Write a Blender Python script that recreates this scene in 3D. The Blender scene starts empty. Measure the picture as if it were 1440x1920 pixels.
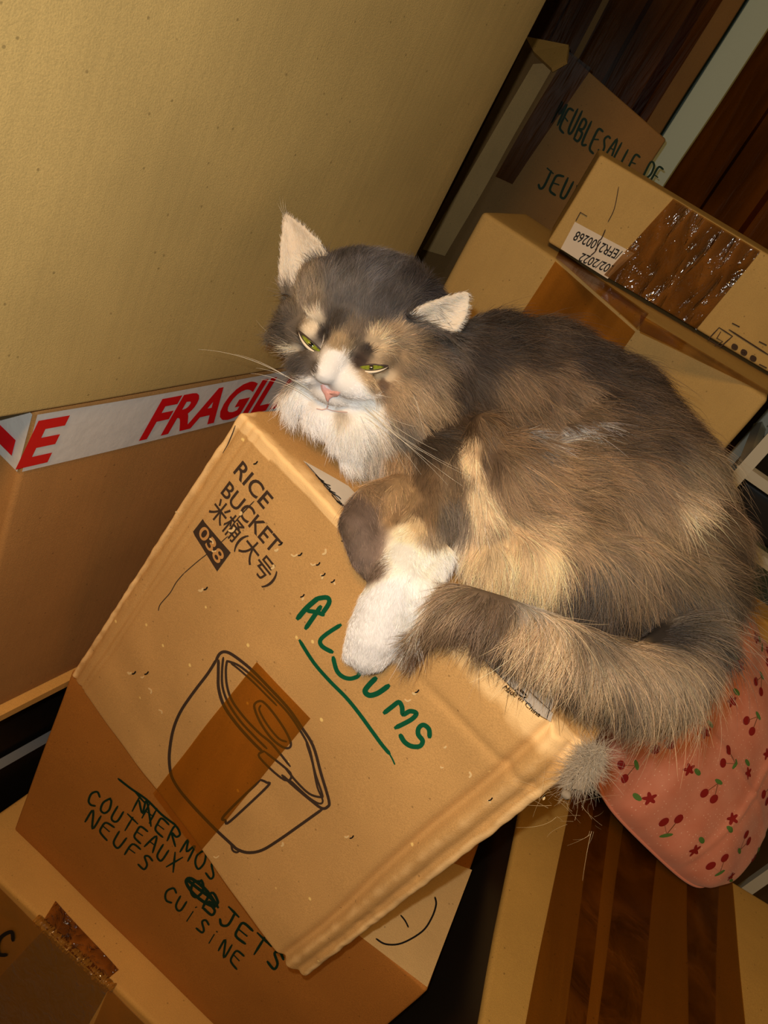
import bpy, bmesh, math, random
import numpy as np
from mathutils import Vector, Matrix, noise

# ------------------------------------------------------------------ camera, world, lights
scene = bpy.context.scene
COL = scene.collection
V = Vector
CAM = V((0, 0, 1.42))
FPX = 1440.0
ROLL, PITCH = math.radians(30.9), math.radians(31.2)
_U0 = V((0, math.sin(PITCH), math.cos(PITCH)))
CF = V((0, math.cos(PITCH), -math.sin(PITCH)))
CR = V((1, 0, 0)) * math.cos(ROLL) + _U0 * math.sin(ROLL)
CU = -V((1, 0, 0)) * math.sin(ROLL) + _U0 * math.cos(ROLL)
UP = V((0, 0, 1))

cam_data = bpy.data.cameras.new('camera')
cam = bpy.data.objects.new('camera', cam_data)
COL.objects.link(cam)
cam_data.sensor_fit = 'VERTICAL'
cam_data.sensor_height = 32.0
cam_data.lens = 32.0 * FPX / 1920.0
cam_data.clip_start = 0.02
cam.matrix_world = Matrix.Translation(CAM) @ Matrix((CR, CU, -CF)).transposed().to_4x4()
scene.camera = cam

scene.view_settings.view_transform = 'Standard'
scene.view_settings.look = 'None'
scene.view_settings.exposure = 0.0
scene.view_settings.gamma = 1.0
world = bpy.data.worlds.new('world')
scene.world = world
world.use_nodes = True
world.node_tree.nodes['Background'].inputs[0].default_value = (1.0, 0.72, 0.42, 1)
world.node_tree.nodes['Background'].inputs[1].default_value = 0.10


def lamp(name, kind, loc, energy, color, **kw):
    d = bpy.data.lights.new(name, kind)
    d.energy = energy
    d.color = color
    for k, v in kw.items():
        setattr(d, k, v)
    o = bpy.data.objects.new(name, d)
    COL.objects.link(o)
    o.location = loc
    return o


# the phone's flash, two centimetres from its lens
flash = lamp('phone_flash', 'POINT', CAM - CR * 0.012 + CU * 0.028, 9.0, (1.0, 0.97, 0.90), shadow_soft_size=0.004)
# the warm ceiling lamp of the room
bulb = lamp('ceiling_lamp', 'AREA', V((-0.30, -0.75, 2.30)), 15.0, (1.0, 0.50, 0.14), size=0.35)
bulb.rotation_euler = (V((0.1, 0.6, 0.7)) - bulb.location).to_track_quat('-Z', 'Y').to_euler()


def ray(px, py):
    return CF + CR * ((px - 720) / FPX) - CU * ((py - 960) / FPX)


def S(px, py, F):                       # the point seen at (px, py), F metres in front of the lens
    return CAM + ray(px, py) * F


def PL(px, py, p, n):                   # ... where that sight line meets a real plane
    r = ray(px, py)
    return CAM + r * ((V(p) - CAM).dot(V(n)) / r.dot(V(n)))


def toscreen(arr):                      # numpy (n,3) -> n px, n py, depth
    d = arr - np.array(CAM)
    z = d @ np.array(CF)
    return 720 + FPX * (d @ np.array(CR)) / z, 960 - FPX * (d @ np.array(CU)) / z, z


FURN, FURGAIN, FURLEN, FURRAD = 170000, 1.12, 1.0, 1.0       # strands of the coat, its tone, length and thickness


# ------------------------------------------------------------------ materials
def srgb(r, g, b):
    f = lambda c: ((c / 255) / 12.92 if c / 255 <= 0.04045 else ((c / 255 + 0.055) / 1.055) ** 2.4)
    return (f(r), f(g), f(b), 1)


class NT:
    def __init__(s, name):
        s.m = bpy.data.materials.new(name)
        s.m.use_nodes = True
        s.t = s.m.node_tree
        s.b = s.t.nodes['Principled BSDF']
        s.out = s.t.nodes['Material Output']

    def n(s, typ, **kw):
        x = s.t.nodes.new(typ)
        for k, v in kw.items():
            if k.startswith('i_'):
                key = k[2:]
                x.inputs[int(key) if key.isdigit() else key].default_value = v
            else:
                setattr(x, k, v)
        return x

    def l(s, a, b):
        s.t.links.new(a, b)

    def ramp(s, src, stops):
        r = s.n('ShaderNodeValToRGB')
        e = r.color_ramp.elements
        while len(e) < len(stops):
            e.new(0.5)
        for el, (p, c) in zip(e, stops):
            el.position = p
            el.color = c if len(c) == 4 else (*c, 1)
        s.l(src, r.inputs[0])
        return r.outputs[0]

    def mix(s, fac, a, b, blend='MIX'):
        m = s.n('ShaderNodeMix', data_type='RGBA', blend_type=blend)
        for sock, v in ((m.inputs[0], fac), (m.inputs[6], a), (m.inputs[7], b)):
            if hasattr(v, 'is_linked') or hasattr(v, 'links'):
                s.l(v, sock)
            else:
                sock.default_value = v
        return m.outputs[2]


def plain(name, col, rough=0.6, spec=0.3, metallic=0.0, noise_amt=0.0, scale=60.0, bump=0.0):
    t = NT(name)
    t.b.inputs['Roughness'].default_value = rough
    t.b.inputs['Specular IOR Level'].default_value = spec
    t.b.inputs['Metallic'].default_value = metallic
    tc = t.n('ShaderNodeTexCoord')
    nz = t.n('ShaderNodeTexNoise', i_Scale=scale, i_Detail=4.0)
    t.l(tc.outputs['Object'], nz.inputs['Vector'])
    dark = tuple(c * (1 - noise_amt) for c in col[:3]) + (1,)
    t.l(t.mix(nz.outputs[0], dark, col), t.b.inputs['Base Color'])
    if bump:
        bp = t.n('ShaderNodeBump', i_Strength=bump, i_Distance=0.002)
        t.l(nz.outputs[0], bp.inputs['Height'])
        t.l(bp.outputs[0], t.b.inputs['Normal'])
    return t.m


def kraft(name, col, flute=0.25, specks=0.5, rough=0.75, wear=0.0, pits=False, stripe=9.0):
    """Brown corrugated board: fibres, faint vertical flute lines, dark and pale specks."""
    t = NT(name)
    t.b.inputs['Roughness'].default_value = rough
    t.b.inputs['Specular IOR Level'].default_value = 0.25
    tc = t.n('ShaderNodeTexCoord')
    o = tc.outputs['Object']
    mp = t.n('ShaderNodeMapping')
    mp.inputs['Scale'].default_value = (1, 1, 0.04)
    t.l(o, mp.inputs[0])
    fl = t.n('ShaderNodeTexNoise', i_Scale=stripe * 14, i_Detail=2.0)
    t.l(mp.outputs[0], fl.inputs['Vector'])
    fine = t.n('ShaderNodeTexNoise', i_Scale=900.0, i_Detail=3.0)
    t.l(o, fine.inputs['Vector'])
    big = t.n('ShaderNodeTexNoise', i_Scale=6.0, i_Detail=5.0, i_Roughness=0.6)
    t.l(o, big.inputs['Vector'])
    c = col[:3]
    d = lambda k: tuple(min(1, x * k) for x in c) + (1,)
    base = t.ramp(big.outputs[0], [(0.3, d(0.86)), (0.7, d(1.12))])
    base = t.mix(t.ramp(fine.outputs[0], [(0.35, (0, 0, 0)), (0.75, (specks, specks, specks))]), base, d(0.55))
    base = t.mix(t.ramp(fl.outputs[0], [(0.3, (flute * 0.45,) * 3), (0.6, (0, 0, 0))]), base, d(0.72))
    vo = t.n('ShaderNodeTexVoronoi', i_Scale=70.0)
    t.l(o, vo.inputs['Vector'])
    base = t.mix(t.ramp(vo.outputs['Distance'], [(0.05, (0.55,) * 3), (0.085, (0, 0, 0))]), base, d(0.3))
    if pits:
        v2 = t.n('ShaderNodeTexVoronoi', i_Scale=34.0)
        t.l(o, v2.inputs['Vector'])
        base = t.mix(t.ramp(v2.outputs['Distance'], [(0.045, (0.9,) * 3), (0.07, (0, 0, 0))]), base, d(1.9))
    if wear:
        at = t.n('ShaderNodeAttribute', attribute_name='wear')
        wn = t.n('ShaderNodeTexNoise', i_Scale=45.0, i_Detail=6.0)
        t.l(o, wn.inputs['Vector'])
        mu = t.n('ShaderNodeMath', operation='MULTIPLY_ADD')
        t.l(at.outputs['Fac'], mu.inputs[0])
        t.l(wn.outputs[0], mu.inputs[1])
        mu.inputs[2].default_value = 0.0
        pale = (min(1, c[0] * 1.5), min(1, c[1] * 1.75), min(1, c[2] * 2.3), 1)
        base = t.mix(t.ramp(mu.outputs[0], [(0.22, (0, 0, 0)), (0.5, (wear,) * 3)]), base, pale)
    t.l(base, t.b.inputs['Base Color'])
    ad = t.n('ShaderNodeMath', operation='ADD')
    t.l(fine.outputs[0], ad.inputs[0])
    t.l(fl.outputs[0], ad.inputs[1])
    bp = t.n('ShaderNodeBump', i_Strength=0.25, i_Distance=0.0012)
    t.l(ad.outputs[0], bp.inputs['Height'])
    t.l(bp.outputs[0], t.b.inputs['Normal'])
    return t.m


def film(name, tint, gloss=0.5, rough=0.12, wrinkle=0.5, scale=18.0, stretch=(1, 1, 0.12), body=0.0, bodycol=(.2, .1, .03, 1), var=.25):
    """Brown see-through packing tape: tints what lies under it, wrinkled glossy skin."""
    t = NT(name)
    tc = t.n('ShaderNodeTexCoord')
    mp = t.n('ShaderNodeMapping')
    mp.inputs['Scale'].default_value = stretch
    t.l(tc.outputs['Object'], mp.inputs[0])
    nz = t.n('ShaderNodeTexNoise', i_Scale=scale, i_Detail=4.0, i_Distortion=0.6)
    t.l(mp.outputs[0], nz.inputs['Vector'])
    tr = t.n('ShaderNodeBsdfTransparent')
    k = lambda q: tuple(min(1, x * q) for x in tint[:3]) + (1,)
    t.l(t.ramp(nz.outputs[0], [(0.35, k(1 - var)), (0.65, k(1 + var * .6))]), tr.inputs[0])
    gl = t.n('ShaderNodeBsdfGlossy', i_Roughness=rough)
    gl.inputs[0].default_value = (1, 1, 1, 1)
    bp = t.n('ShaderNodeBump', i_Strength=wrinkle, i_Distance=0.01)
    t.l(nz.outputs[0], bp.inputs['Height'])
    t.l(bp.outputs[0], gl.inputs['Normal'])
    fr = t.n('ShaderNodeFresnel', i_IOR=1.45)
    t.l(bp.outputs[0], fr.inputs['Normal'])
    mu = t.n('ShaderNodeMath', operation='MULTIPLY')
    t.l(fr.outputs[0], mu.inputs[0])
    mu.inputs[1].default_value = gloss
    df = t.n('ShaderNodeBsdfDiffuse')
    df.inputs[0].default_value = bodycol
    m0 = t.n('ShaderNodeMixShader')
    m0.inputs[0].default_value = body
    t.l(tr.outputs[0], m0.inputs[1])
    t.l(df.outputs[0], m0.inputs[2])
    m1 = t.n('ShaderNodeMixShader')
    t.l(mu.outputs[0], m1.inputs[0])
    t.l(m0.outputs[0], m1.inputs[1])
    t.l(gl.outputs[0], m1.inputs[2])
    t.l(m1.outputs[0], t.out.inputs[0])
    return t.m


K_OLIVE = kraft('kraft_olive', srgb(188, 160, 100), flute=0.3, specks=0.35)
K_BROWN = kraft('kraft_brown', srgb(172, 124, 70), flute=0.3, specks=0.45)
K_RICE = kraft('kraft_rice', srgb(212, 168, 106), flute=0.08, specks=0.5, wear=0.8, pits=True)
K_THERM = kraft('kraft_dark', srgb(180, 118, 50), flute=0.1, specks=0.6)
K_LEDGE = kraft('kraft_gold', srgb(206, 158, 84), flute=0.1, specks=0.4)
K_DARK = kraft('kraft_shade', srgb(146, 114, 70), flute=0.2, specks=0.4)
K_PALE = kraft('kraft_pale', srgb(214, 180, 122), flute=0.12, specks=0.4)
K_YEL = kraft('kraft_yellow', srgb(188, 148, 74), flute=0.15, specks=0.4)
INK_GREY = plain('printed_ink', srgb(66, 52, 42), 0.7, 0.2)
INK_BLACK = plain('black_ink', srgb(28, 26, 24), 0.6, 0.2)
INK_GREEN = plain('green_marker', srgb(14, 98, 66), 0.6, 0.2, noise_amt=0.35, scale=300)
INK_DGREEN = plain('dark_green_marker', srgb(12, 46, 34), 0.6, 0.2)
INK_RED = plain('red_ink', srgb(196, 14, 22), 0.45, 0.4)
WHITE_TAPE = plain('white_tape', srgb(206, 204, 200), 0.4, 0.4, noise_amt=0.12, scale=90, bump=0.25)
WHITE_PAPER = plain('white_paper', srgb(222, 214, 200), 0.6, 0.3, noise_amt=0.12, scale=40, bump=0.15)
KRAFT_INK = plain('kraft_knockout', srgb(200, 150, 90), 0.7, 0.2)
TAPE_BROWN = film('brown_tape', (0.86, 0.60, 0.22), gloss=0.35, rough=0.25, wrinkle=0.15, scale=10, body=0.2, bodycol=(.42, .20, .03, 1))
TAPE_FAR = film('far_brown_tape', (0.54, 0.40, 0.18), gloss=0.08, rough=0.3, wrinkle=0.5, scale=22)
TAPE_OLIVE = film('olive_brown_tape', (0.66, 0.50, 0.27), gloss=0.4, rough=0.2, wrinkle=0.3, scale=14)
TAPE_THIN = film('faint_tape_layer', (0.88, 0.82, 0.68), gloss=0.4, rough=0.2, wrinkle=0.4, scale=22)
TAPE_TOP = film('smooth_brown_tape', (0.64, 0.46, 0.18), gloss=0.35, rough=0.3, wrinkle=0.25, scale=14, stretch=(1, .08, 1), body=.12, bodycol=(.26, .13, .02, 1), var=.12)
TAPE_LOW = film('orange_brown_tape', (0.86, 0.60, 0.22), gloss=.6, rough=.15, wrinkle=.5, scale=20, stretch=(1, 1, .5), body=.4, bodycol=(.62, .30, .05, 1))
TAPE_LOW2 = film('creased_orange_tape', (0.84, 0.60, 0.24), gloss=1.2, rough=.08, wrinkle=1.0, scale=45, stretch=(1, 1, .5), body=.35, bodycol=(.62, .30, .05, 1))
TAPE_DARK = film('dark_brown_tape', (0.52, 0.38, 0.17), gloss=0.4, rough=0.12, wrinkle=0.6, scale=22)
TAPE_GLINT = film('wrinkled_brown_tape', (0.56, 0.43, 0.30), gloss=1.4, rough=0.09, wrinkle=1.0, scale=40, stretch=(1.4, 1, 0.45))


# ------------------------------------------------------------------ mesh helpers
def tag(o, label=None, cat=None, group=None, kind=None):
    if label: o['label'] = label
    if cat: o['category'] = cat
    if group: o['group'] = group
    if kind: o['kind'] = kind
    return o


def link_mesh(name, verts, faces, mat, parent=None, smooth=True, mats=None, mi=None):
    me = bpy.data.meshes.new(name)
    me.from_pydata([tuple(v) for v in verts], [], faces)
    for m in (mats or [mat]):
        me.materials.append(m)
    if mi is not None:
        me.polygons.foreach_set('material_index', mi)
    me.polygons.foreach_set('use_smooth', [smooth] * len(me.polygons))
    me.update()
    o = bpy.data.objects.new(name, me)
    COL.objects.link(o)
    if parent is not None:
        o.parent = parent
    return o


def steps(L, r, n):
    a = [0, r * 0.3, r * 0.65, r]
    mid = [r + (L - 2 * r) * i / n for i in range(1, n)]
    return [x / L for x in a + mid + [L - q for q in reversed(a)]]


class Carton:
    """A closed cardboard box from its eight corners (i left/right, j front/back, k bottom/top)."""

    def __init__(s, name, corners, mat, label=None, cat='box', r=0.005, n=(14, 8, 14), deform=None,
                 wear=None, group=None, origin=None):
        c = {k: V(v) for k, v in corners.items()}
        x = (c[1, 0, 1] - c[0, 0, 1]); x.z = 0; x.normalize()
        y = UP.cross(x)
        s.origin = origin or c[0, 0, 1]
        s.M = Matrix.Translation(s.origin) @ Matrix((x, y, UP)).transposed().to_4x4()
        s.Mi = s.M.inverted()
        s.deform = deform
        s.c = {k: s.Mi @ v for k, v in c.items()}
        L = [(c[1, 0, 1] - c[0, 0, 1]).length, (c[0, 1, 1] - c[0, 0, 1]).length, (c[0, 0, 1] - c[0, 0, 0]).length]
        st = [steps(L[i], r, n[i]) for i in range(3)]
        idx, verts, fracs, faces = {}, [], [], []

        def vid(u):
            k = tuple(round(q, 7) for q in u)
            if k not in idx:
                p = V([u[i] * L[i] for i in range(3)])
                cl = V([min(max(p[i], r), L[i] - r) for i in range(3)])
                d = p - cl
                if d.length > 1e-9:
                    p = cl + d.normalized() * min(r, d.length if sum(abs(q) > 1e-9 for q in d) == 1 else r)
                w = [p[i] / L[i] for i in range(3)]
                q = s.tri(*w)
                if deform:
                    q = q + deform(q, w)
                idx[k] = len(verts)
                verts.append(q)
                fracs.append(w)
            return idx[k]
        for ax in range(3):
            a, b = [(1, 2), (2, 0), (0, 1)][ax]
            for side in (0.0, 1.0):
                for i in range(len(st[a]) - 1):
                    for j in range(len(st[b]) - 1):
                        q = []
                        for di, dj in ((0, 0), (1, 0), (1, 1), (0, 1)):
                            u = [0, 0, 0]
                            u[ax] = side; u[a] = st[a][i + di]; u[b] = st[b][j + dj]
                            q.append(vid(u))
                        faces.append(q if side else q[::-1])
        s.o = link_mesh(name, verts, faces, mat)
        s.o.matrix_world = s.M
        if wear:
            at = s.o.data.attributes.new('wear', 'FLOAT', 'POINT')
            at.data.foreach_set('value', [wear(v, w) for v, w in zip(verts, fracs)])
        tag(s.o, label, cat, group)

    def tri(s, u, v, w):
        p = V((0, 0, 0))
        for (i, j, k), q in s.c.items():
            p += q * ((u if i else 1 - u) * (v if j else 1 - v) * (w if k else 1 - w))
        return p

    def front_n(s):
        a, b, c = s.c[0, 0, 1], s.c[1, 0, 1], s.c[0, 0, 0]
        n = (b - a).cross(c - a).normalized()      # faces the front
        return n if n.y < 0 else -n

    def top_n(s):
        a, b, c = s.c[0, 0, 1], s.c[1, 0, 1], s.c[0, 1, 1]
        n = (b - a).cross(c - a).normalized()
        return n if n.z > 0 else -n

    def side_n(s, i):
        a, b, c = s.c[i, 0, 1], s.c[i, 1, 1], s.c[i, 0, 0]
        n = (b - a).cross(c - a).normalized()
        return n if (n.x > 0) == (i == 1) else -n


class Face:
    """Places marks on one flat side of a carton: photograph pixel -> point on that real side, in the carton's own frame."""

    def __init__(s, box, which='front', off=0.0006):
        s.b = box
        s.p, s.n = {'front': lambda: (box.c[0, 0, 1], box.front_n()), 'top': lambda: (box.c[0, 0, 1], box.top_n()),
                    'left': lambda: (box.c[0, 0, 1], box.side_n(0)), 'right': lambda: (box.c[1, 0, 1], box.side_n(1))}[which]()
        s.off = off
        s.wn = box.M.to_3x3() @ s.n
        s.wp = box.M @ s.p
        s.which = which

    def at(s, px, py):
        return s.b.Mi @ PL(px, py, s.wp, s.wn)

    def lift(s, p, off=None):
        q = V(p)
        if s.b.deform:
            w = {'front': (0.5, 0, 0.5), 'top': (0.5, 0.5, 1), 'left': (0, .5, .5), 'right': (1, .5, .5)}[s.which]
            q = q + s.b.deform(V(p), w)
        return q + s.n * (s.off if off is None else off)

    def patch(s, name, quad, mat, off=None, n=(10, 10), local=False, label=None):
        """four-cornered sheet stuck on the side; quad px TL TR BR BL"""
        a, b, c, d = [V(q) if local else s.at(*q) for q in quad]
        vs, fs = [], []
        for j in range(n[1] + 1):
            for i in range(n[0] + 1):
                u, v = i / n[0], j / n[1]
                p = a * (1 - u) * (1 - v) + b * u * (1 - v) + c * u * v + d * (1 - u) * v
                vs.append(s.lift(p, off))
        for j in range(n[1]):
            for i in range(n[0]):
                k = j * (n[0] + 1) + i
                fs.append((k, k + n[0] + 1, k + n[0] + 2, k + 1))
        o = link_mesh(name, vs, fs, mat, s.b.o)
        if label: o['label'] = label
        return o

    def strokes(s, name, lines, mat, width=7.0, off=None, smooth=True, closed=False, label=None):
        """marker strokes: polylines in px with a width in px (at this side's own distance)"""
        vs, fs = [], []
        for ln in lines:
            w = width
            if isinstance(ln[-1], (int, float)):
                w, ln = ln[-1], list(ln[:-1])
                if isinstance(ln[0], list):
                    ln = ln[0]
            pts = [V((q[0], q[1])) for q in ln]
            if smooth and len(pts) > 2:
                out = []
                for i in range(len(pts) - 1):
                    p0 = pts[max(i - 1, 0)]; p1 = pts[i]; p2 = pts[i + 1]; p3 = pts[min(i + 2, len(pts) - 1)]
                    for k in range(5):
                        t = k / 5
                        out.append(0.5 * ((2 * p1) + (p2 - p0) * t + (2 * p0 - 5 * p1 + 4 * p2 - p3) * t * t + (3 * p1 - p0 - 3 * p2 + p3) * t ** 3))
                out.append(pts[-1])
                pts = out
            else:
                out = []
                for i in range(len(pts) - 1):
                    m = max(1, int((pts[i + 1] - pts[i]).length / 12))
                    out += [pts[i].lerp(pts[i + 1], k / m) for k in range(m)]
                pts = out + [pts[-1]]
            n = len(pts)
            base = len(vs)
            for i, p in enumerate(pts):
                d = (pts[min(i + 1, n - 1)] - pts[max(i - 1, 0)])
                d = d.normalized() if d.length > 1e-6 else V((1, 0))
                pr = V((-d.y, d.x))
                ww = w * (0.5 if 0 < i < n - 1 else 0.28)
                e = d * (w * 0.3 * (-1 if i == 0 else 1 if i == n - 1 else 0))
                for sg in (-1, 1):
                    q = p + e + pr * ww * sg
                    vs.append(s.lift(s.at(q.x, q.y), off))
            for i in range(n - 1):
                k = base + 2 * i
                fs.append((k, k + 2, k + 3, k + 1))
        o = link_mesh(name, vs, fs, mat, s.b.o)
        if label: o['label'] = label
        return o

    def text(s, name, body, p0, p1, ptop, mat, off=None, bold=0.0, shear=0.0, label=None, scale_to=True, pts3=None):
        """a line of printed text from px p0 to p1 along its foot, capitals reaching ptop above p0"""
        a, b, c = pts3 or (s.at(*p0), s.at(*p1), s.at(*ptop))
        vs, fs = text_mesh(body, bold, shear)
        x0 = min(v[0] for v in vs); x1 = max(v[0] for v in vs)
        vs = [s.lift(a + (b - a) * ((v[0] - x0) / (x1 - x0)) + (c - a) * (v[1] / 0.73), off) for v in vs]
        o = link_mesh(name, vs, fs, mat, s.b.o, smooth=False)
        if label: o['label'] = label
        return o


def text_mesh(body, bold=0.0, shear=0.0):
    cu = bpy.data.curves.new('t', 'FONT')
    cu.body = body
    cu.offset = bold
    cu.shear = shear
    cu.size = 1.0
    cu.resolution_u = 4
    ob = bpy.data.objects.new('t', cu)
    COL.objects.link(ob)
    dg = bpy.context.evaluated_depsgraph_get()
    me = bpy.data.meshes.new_from_object(ob.evaluated_get(dg))
    vs = [tuple(v.co) for v in me.vertices]
    fs = [tuple(p.vertices) for p in me.polygons]
    bpy.data.objects.remove(ob); bpy.data.meshes.remove(me); bpy.data.curves.remove(cu)
    return vs, fs


GLYPH = {
    'A': [[(0, 0), (.45, 1), (.9, 0)], [(.2, .4), (.75, .42)]], 'B': [[(0, 0), (0, 1), (.6, .9), (.6, .6), (.1, .5), (.75, .4), (.7, .05), (0, 0)]],
    'C': [[(.85, .85), (.45, 1), (.05, .6), (.15, .15), (.5, 0), (.9, .15)]], 'D': [[(0, 0), (0, 1), (.6, .9), (.85, .5), (.6, .08), (0, 0)]],
    'E': [[(.8, 1), (.1, .95), (0, .5), (.1, .05), (.85, 0)], [(.05, .52), (.65, .55)]], 'F': [[(.8, 1), (.05, .95), (0, 0)], [(.02, .5), (.6, .55)]],
    'G': [[(.85, .85), (.4, 1), (0, .5), (.4, 0), (.85, .2), (.85, .5), (.5, .5)]], 'H': [[(0, 1), (0, 0)], [(.7, 1), (.7, 0)], [(0, .5), (.7, .5)]],
    'I': [[(.3, 1), (.3, 0)]], 'J': [[(.1, 1), (.9, 1)], [(.6, 1), (.6, .2), (.3, 0), (0, .2)]], 'L': [[(0, 1), (.05, 0), (.7, .05)]],
    'M': [[(0, 0), (.1, 1), (.45, .4), (.8, 1), (.9, 0)]], 'N': [[(0, 0), (.05, 1), (.7, 0), (.75, 1)]],
    'O': [[(.4, 1), (.05, .6), (.2, .1), (.6, .05), (.8, .5), (.6, .9), (.35, 1)]], 'R': [[(0, 0), (0, 1), (.65, .85), (.5, .5), (.05, .48), (.75, 0)]],
    'S': [[(.75, .9), (.35, 1), (.1, .75), (.6, .4), (.55, .05), (0, .1)]], 'T': [[(-.15, 1), (1.0, .95)], [(.4, 1), (.38, 0)]],
    'U': [[(0, 1), (.05, .2), (.35, 0), (.65, .2), (.7, 1)]], 'X': [[(0, 1), (.75, 0)], [(.75, 1), (0, 0)]], 'V': [[(0, 1), (.4, 0), (.8, 1)]],
    'Z': [[(0, 1), (.8, 1), (0, 0), (.85, .02)]], 'i': [[(.3, .75), (.28, 0)], [(.32, 1.0), (.36, 1.04)]], ' ': [],
}


def handwrite(text, a, b, up, seed=1, jit=0.06, small=()):
    """capitals written by hand between px a and b; up = px vector of a capital's height"""
    rnd = random.Random(seed)
    a, b, up = V(a), V(b), V(up)
    n = len(text)
    dx = (b - a) / n
    out = []
    for i, ch in enumerate(text):
        o = a + dx * i
        o = o + up * rnd.uniform(-jit, jit) * 1.3
        h = up * rnd.uniform(0.9, 1.1)
        w = dx * 0.78
        for st in GLYPH.get(ch, []):
            out.append([tuple(o + w * (x + rnd.uniform(-jit, jit) * .5) + h * (y + rnd.uniform(-jit, jit))) for x, y in st])
    return out

# ------------------------------------------------------------------ the room
def slab(name, x0, x1, y0, y1, z0, z1, mat):
    vs = [(x, y, z) for x in (x0, x1) for y in (y0, y1) for z in (z0, z1)]
    fs = [(0, 1, 3, 2), (4, 6, 7, 5), (0, 4, 5, 1), (2, 3, 7, 6), (0, 2, 6, 4), (1, 5, 7, 3)]
    return tag(link_mesh(name, vs, fs, mat, smooth=False), kind='structure')


M_WALL = plain('painted_wall', srgb(150, 168, 158), 0.85, 0.2, noise_amt=0.1, scale=160, bump=0.1)
M_FLOOR = plain('floor_boards', srgb(110, 84, 58), 0.6, 0.3, noise_amt=0.3, scale=12)
slab('floor', -1.3, 2.3, -1.6, 2.5, -0.1, 0, M_FLOOR)
slab('ceiling', -1.3, 2.3, -1.6, 2.5, 2.5, 2.6, M_WALL)
slab('wall_back', -1.3, 2.3, 2.4, 2.5, 0, 2.5, M_WALL)
slab('wall_left', -1.3, -1.2, -1.6, 2.4, 0, 2.5, M_WALL)
slab('wall_right', 2.2, 2.3, -1.6, 2.4, 0, 2.5, M_WALL)
slab('wall_front', -1.2, 2.2, -1.6, -1.5, 0, 2.5, M_WALL)


M_SIDE_SHADE = plain('painted_side_shade', srgb(34, 28, 20), .5, .4, noise_amt=.5, scale=14)  # near-black colour for the shade painted on a box side


def vec2(x, y):
    return V((x, y, 0)).normalized()


def boxc(fl, fr, dep, z0, z1, **kw):
    """eight corners from the front-left and front-right foot points and a depth vector"""
    c = {}
    for i, p in enumerate((fl, fr)):
        for j in (0, 1):
            for k, z in enumerate((z0, z1)):
                q = V(p) + (V(dep) if j else V((0, 0, 0)))
                c[i, j, k] = V((q.x, q.y, z))
    return c


def nz3(p, s, seed=0.0):
    return noise.noise(V(p) * s + V((seed, seed * 1.7, -seed)))


# ------------------------------------------------------------------ rice bucket box (the cat lies on it)
WD, DD = vec2(.917, -.4), vec2(.4, .917)
A3 = S(445, 775, 0.6054)
B3, C3, D3 = [PL(x, y, A3, -DD) for x, y in ((1097, 1437), (560, 1845), (130, 1265))]
D3.z = C3.z = (D3.z + C3.z) / 2
Z_RICE0, Z_LID = C3.z, A3.z
RD = 0.40
rc = {(0, 0, 1): A3, (1, 0, 1): B3, (0, 0, 0): D3, (1, 0, 0): C3,
      (0, 1, 1): A3 + DD * RD + V((0, 0, -.012)), (1, 1, 1): B3 + DD * RD - WD * .05 + V((0, 0, -.008)),
      (0, 1, 0): D3 + DD * RD, (1, 1, 0): C3 + DD * RD}


def rice_deform(p, w):
    d = V((0, 0, 0))
    v = min(1, max(0, -p.z / 0.414))
    xl, xr = -.072 * v, .36 - .037 * v
    sr, sl = xr - p.x, p.x - xl
    if w[1] < .02 or p.y < .012:        # the face with the print
        wob = .004 * nz3((p.x, 0, p.z), 9, 3)
        g1 = math.exp(-((sr - .030 + .10 * max(0, v - .5) * .1 + wob) / .0045) ** 2)
        g2 = math.exp(-((sr - .009 + wob * .5) / .0028) ** 2)
        r1 = math.exp(-((sr - .019 + wob) / .006) ** 2)
        d.y += .0055 * g1 + .0026 * g2 - .0018 * r1
        d.y += .012 * max(0, 1 - sr / .03) ** 2 * .7
        for q, a in ((.008, .0018), (.018, .0016), (.026, .0010)):
            d.y += a * math.exp(-((sl - q + .004 * nz3((0, 1, p.z), 7, q * 90)) / .0018) ** 2)
        d.y += .0028 * nz3(p, 7, 1) + .0012 * nz3(p, 22, 2)
        top = max(0, 1 - (-p.z) / .035)
        d.y += .003 * top * top * min(1, max(0, (p.x - .2) / .1))
        d.y += .0015 * math.exp(-((-p.z - .055) / .004) ** 2) * min(1, max(0, (p.x - .22) / .05))
    if p.z > -.012 or w[2] > .98:       # the lid sags under the cat
        e = min(1, max(0, p.y / .05)) * min(1, max(0, p.x / .04)) * min(1, max(0, (.36 - p.x) / .03))
        d.z += -.004 * e + .0025 * nz3(p, 11, 5)
    # frayed edges and crushed corners
    edge = (abs(p.z) < .01) + (p.y < .01) + (sl < .01) + (sr < .01)
    if edge >= 2:
        d += V((nz3(p, 90, 1), nz3(p, 90, 2), nz3(p, 90, 3))) * .0009
    cr = (p - V((.36, 0, 0))).length
    if cr < .045:
        k = (1 - cr / .045) ** 2
        d += V((-.010, .008, -.010)) * k + V((nz3(p, 50, 7), nz3(p, 50, 8), nz3(p, 50, 9))) * .005 * k
    return d


def rice_wear(p, w):
    v = min(1, max(0, -p.z / 0.414))
    sl, sr = p.x + .072 * v, .36 - .037 * v - p.x
    a = 0.0
    if p.y < .02:
        a = max(a, 1.05 - min(sl, sr * 1.3) / .010)
        a = max(a, (1.1 - abs(-p.z - .006) / (.006 + .022 * min(1, max(0, (p.x - .15) / .16)))))
        a = max(a, .42 - abs(sr - .018) / .03)
    if p.z > -.01 and p.y < .02:
        a = max(a, 1.0 - p.y / .012)
    return max(0.0, min(1.6, a * 1.5))


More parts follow.
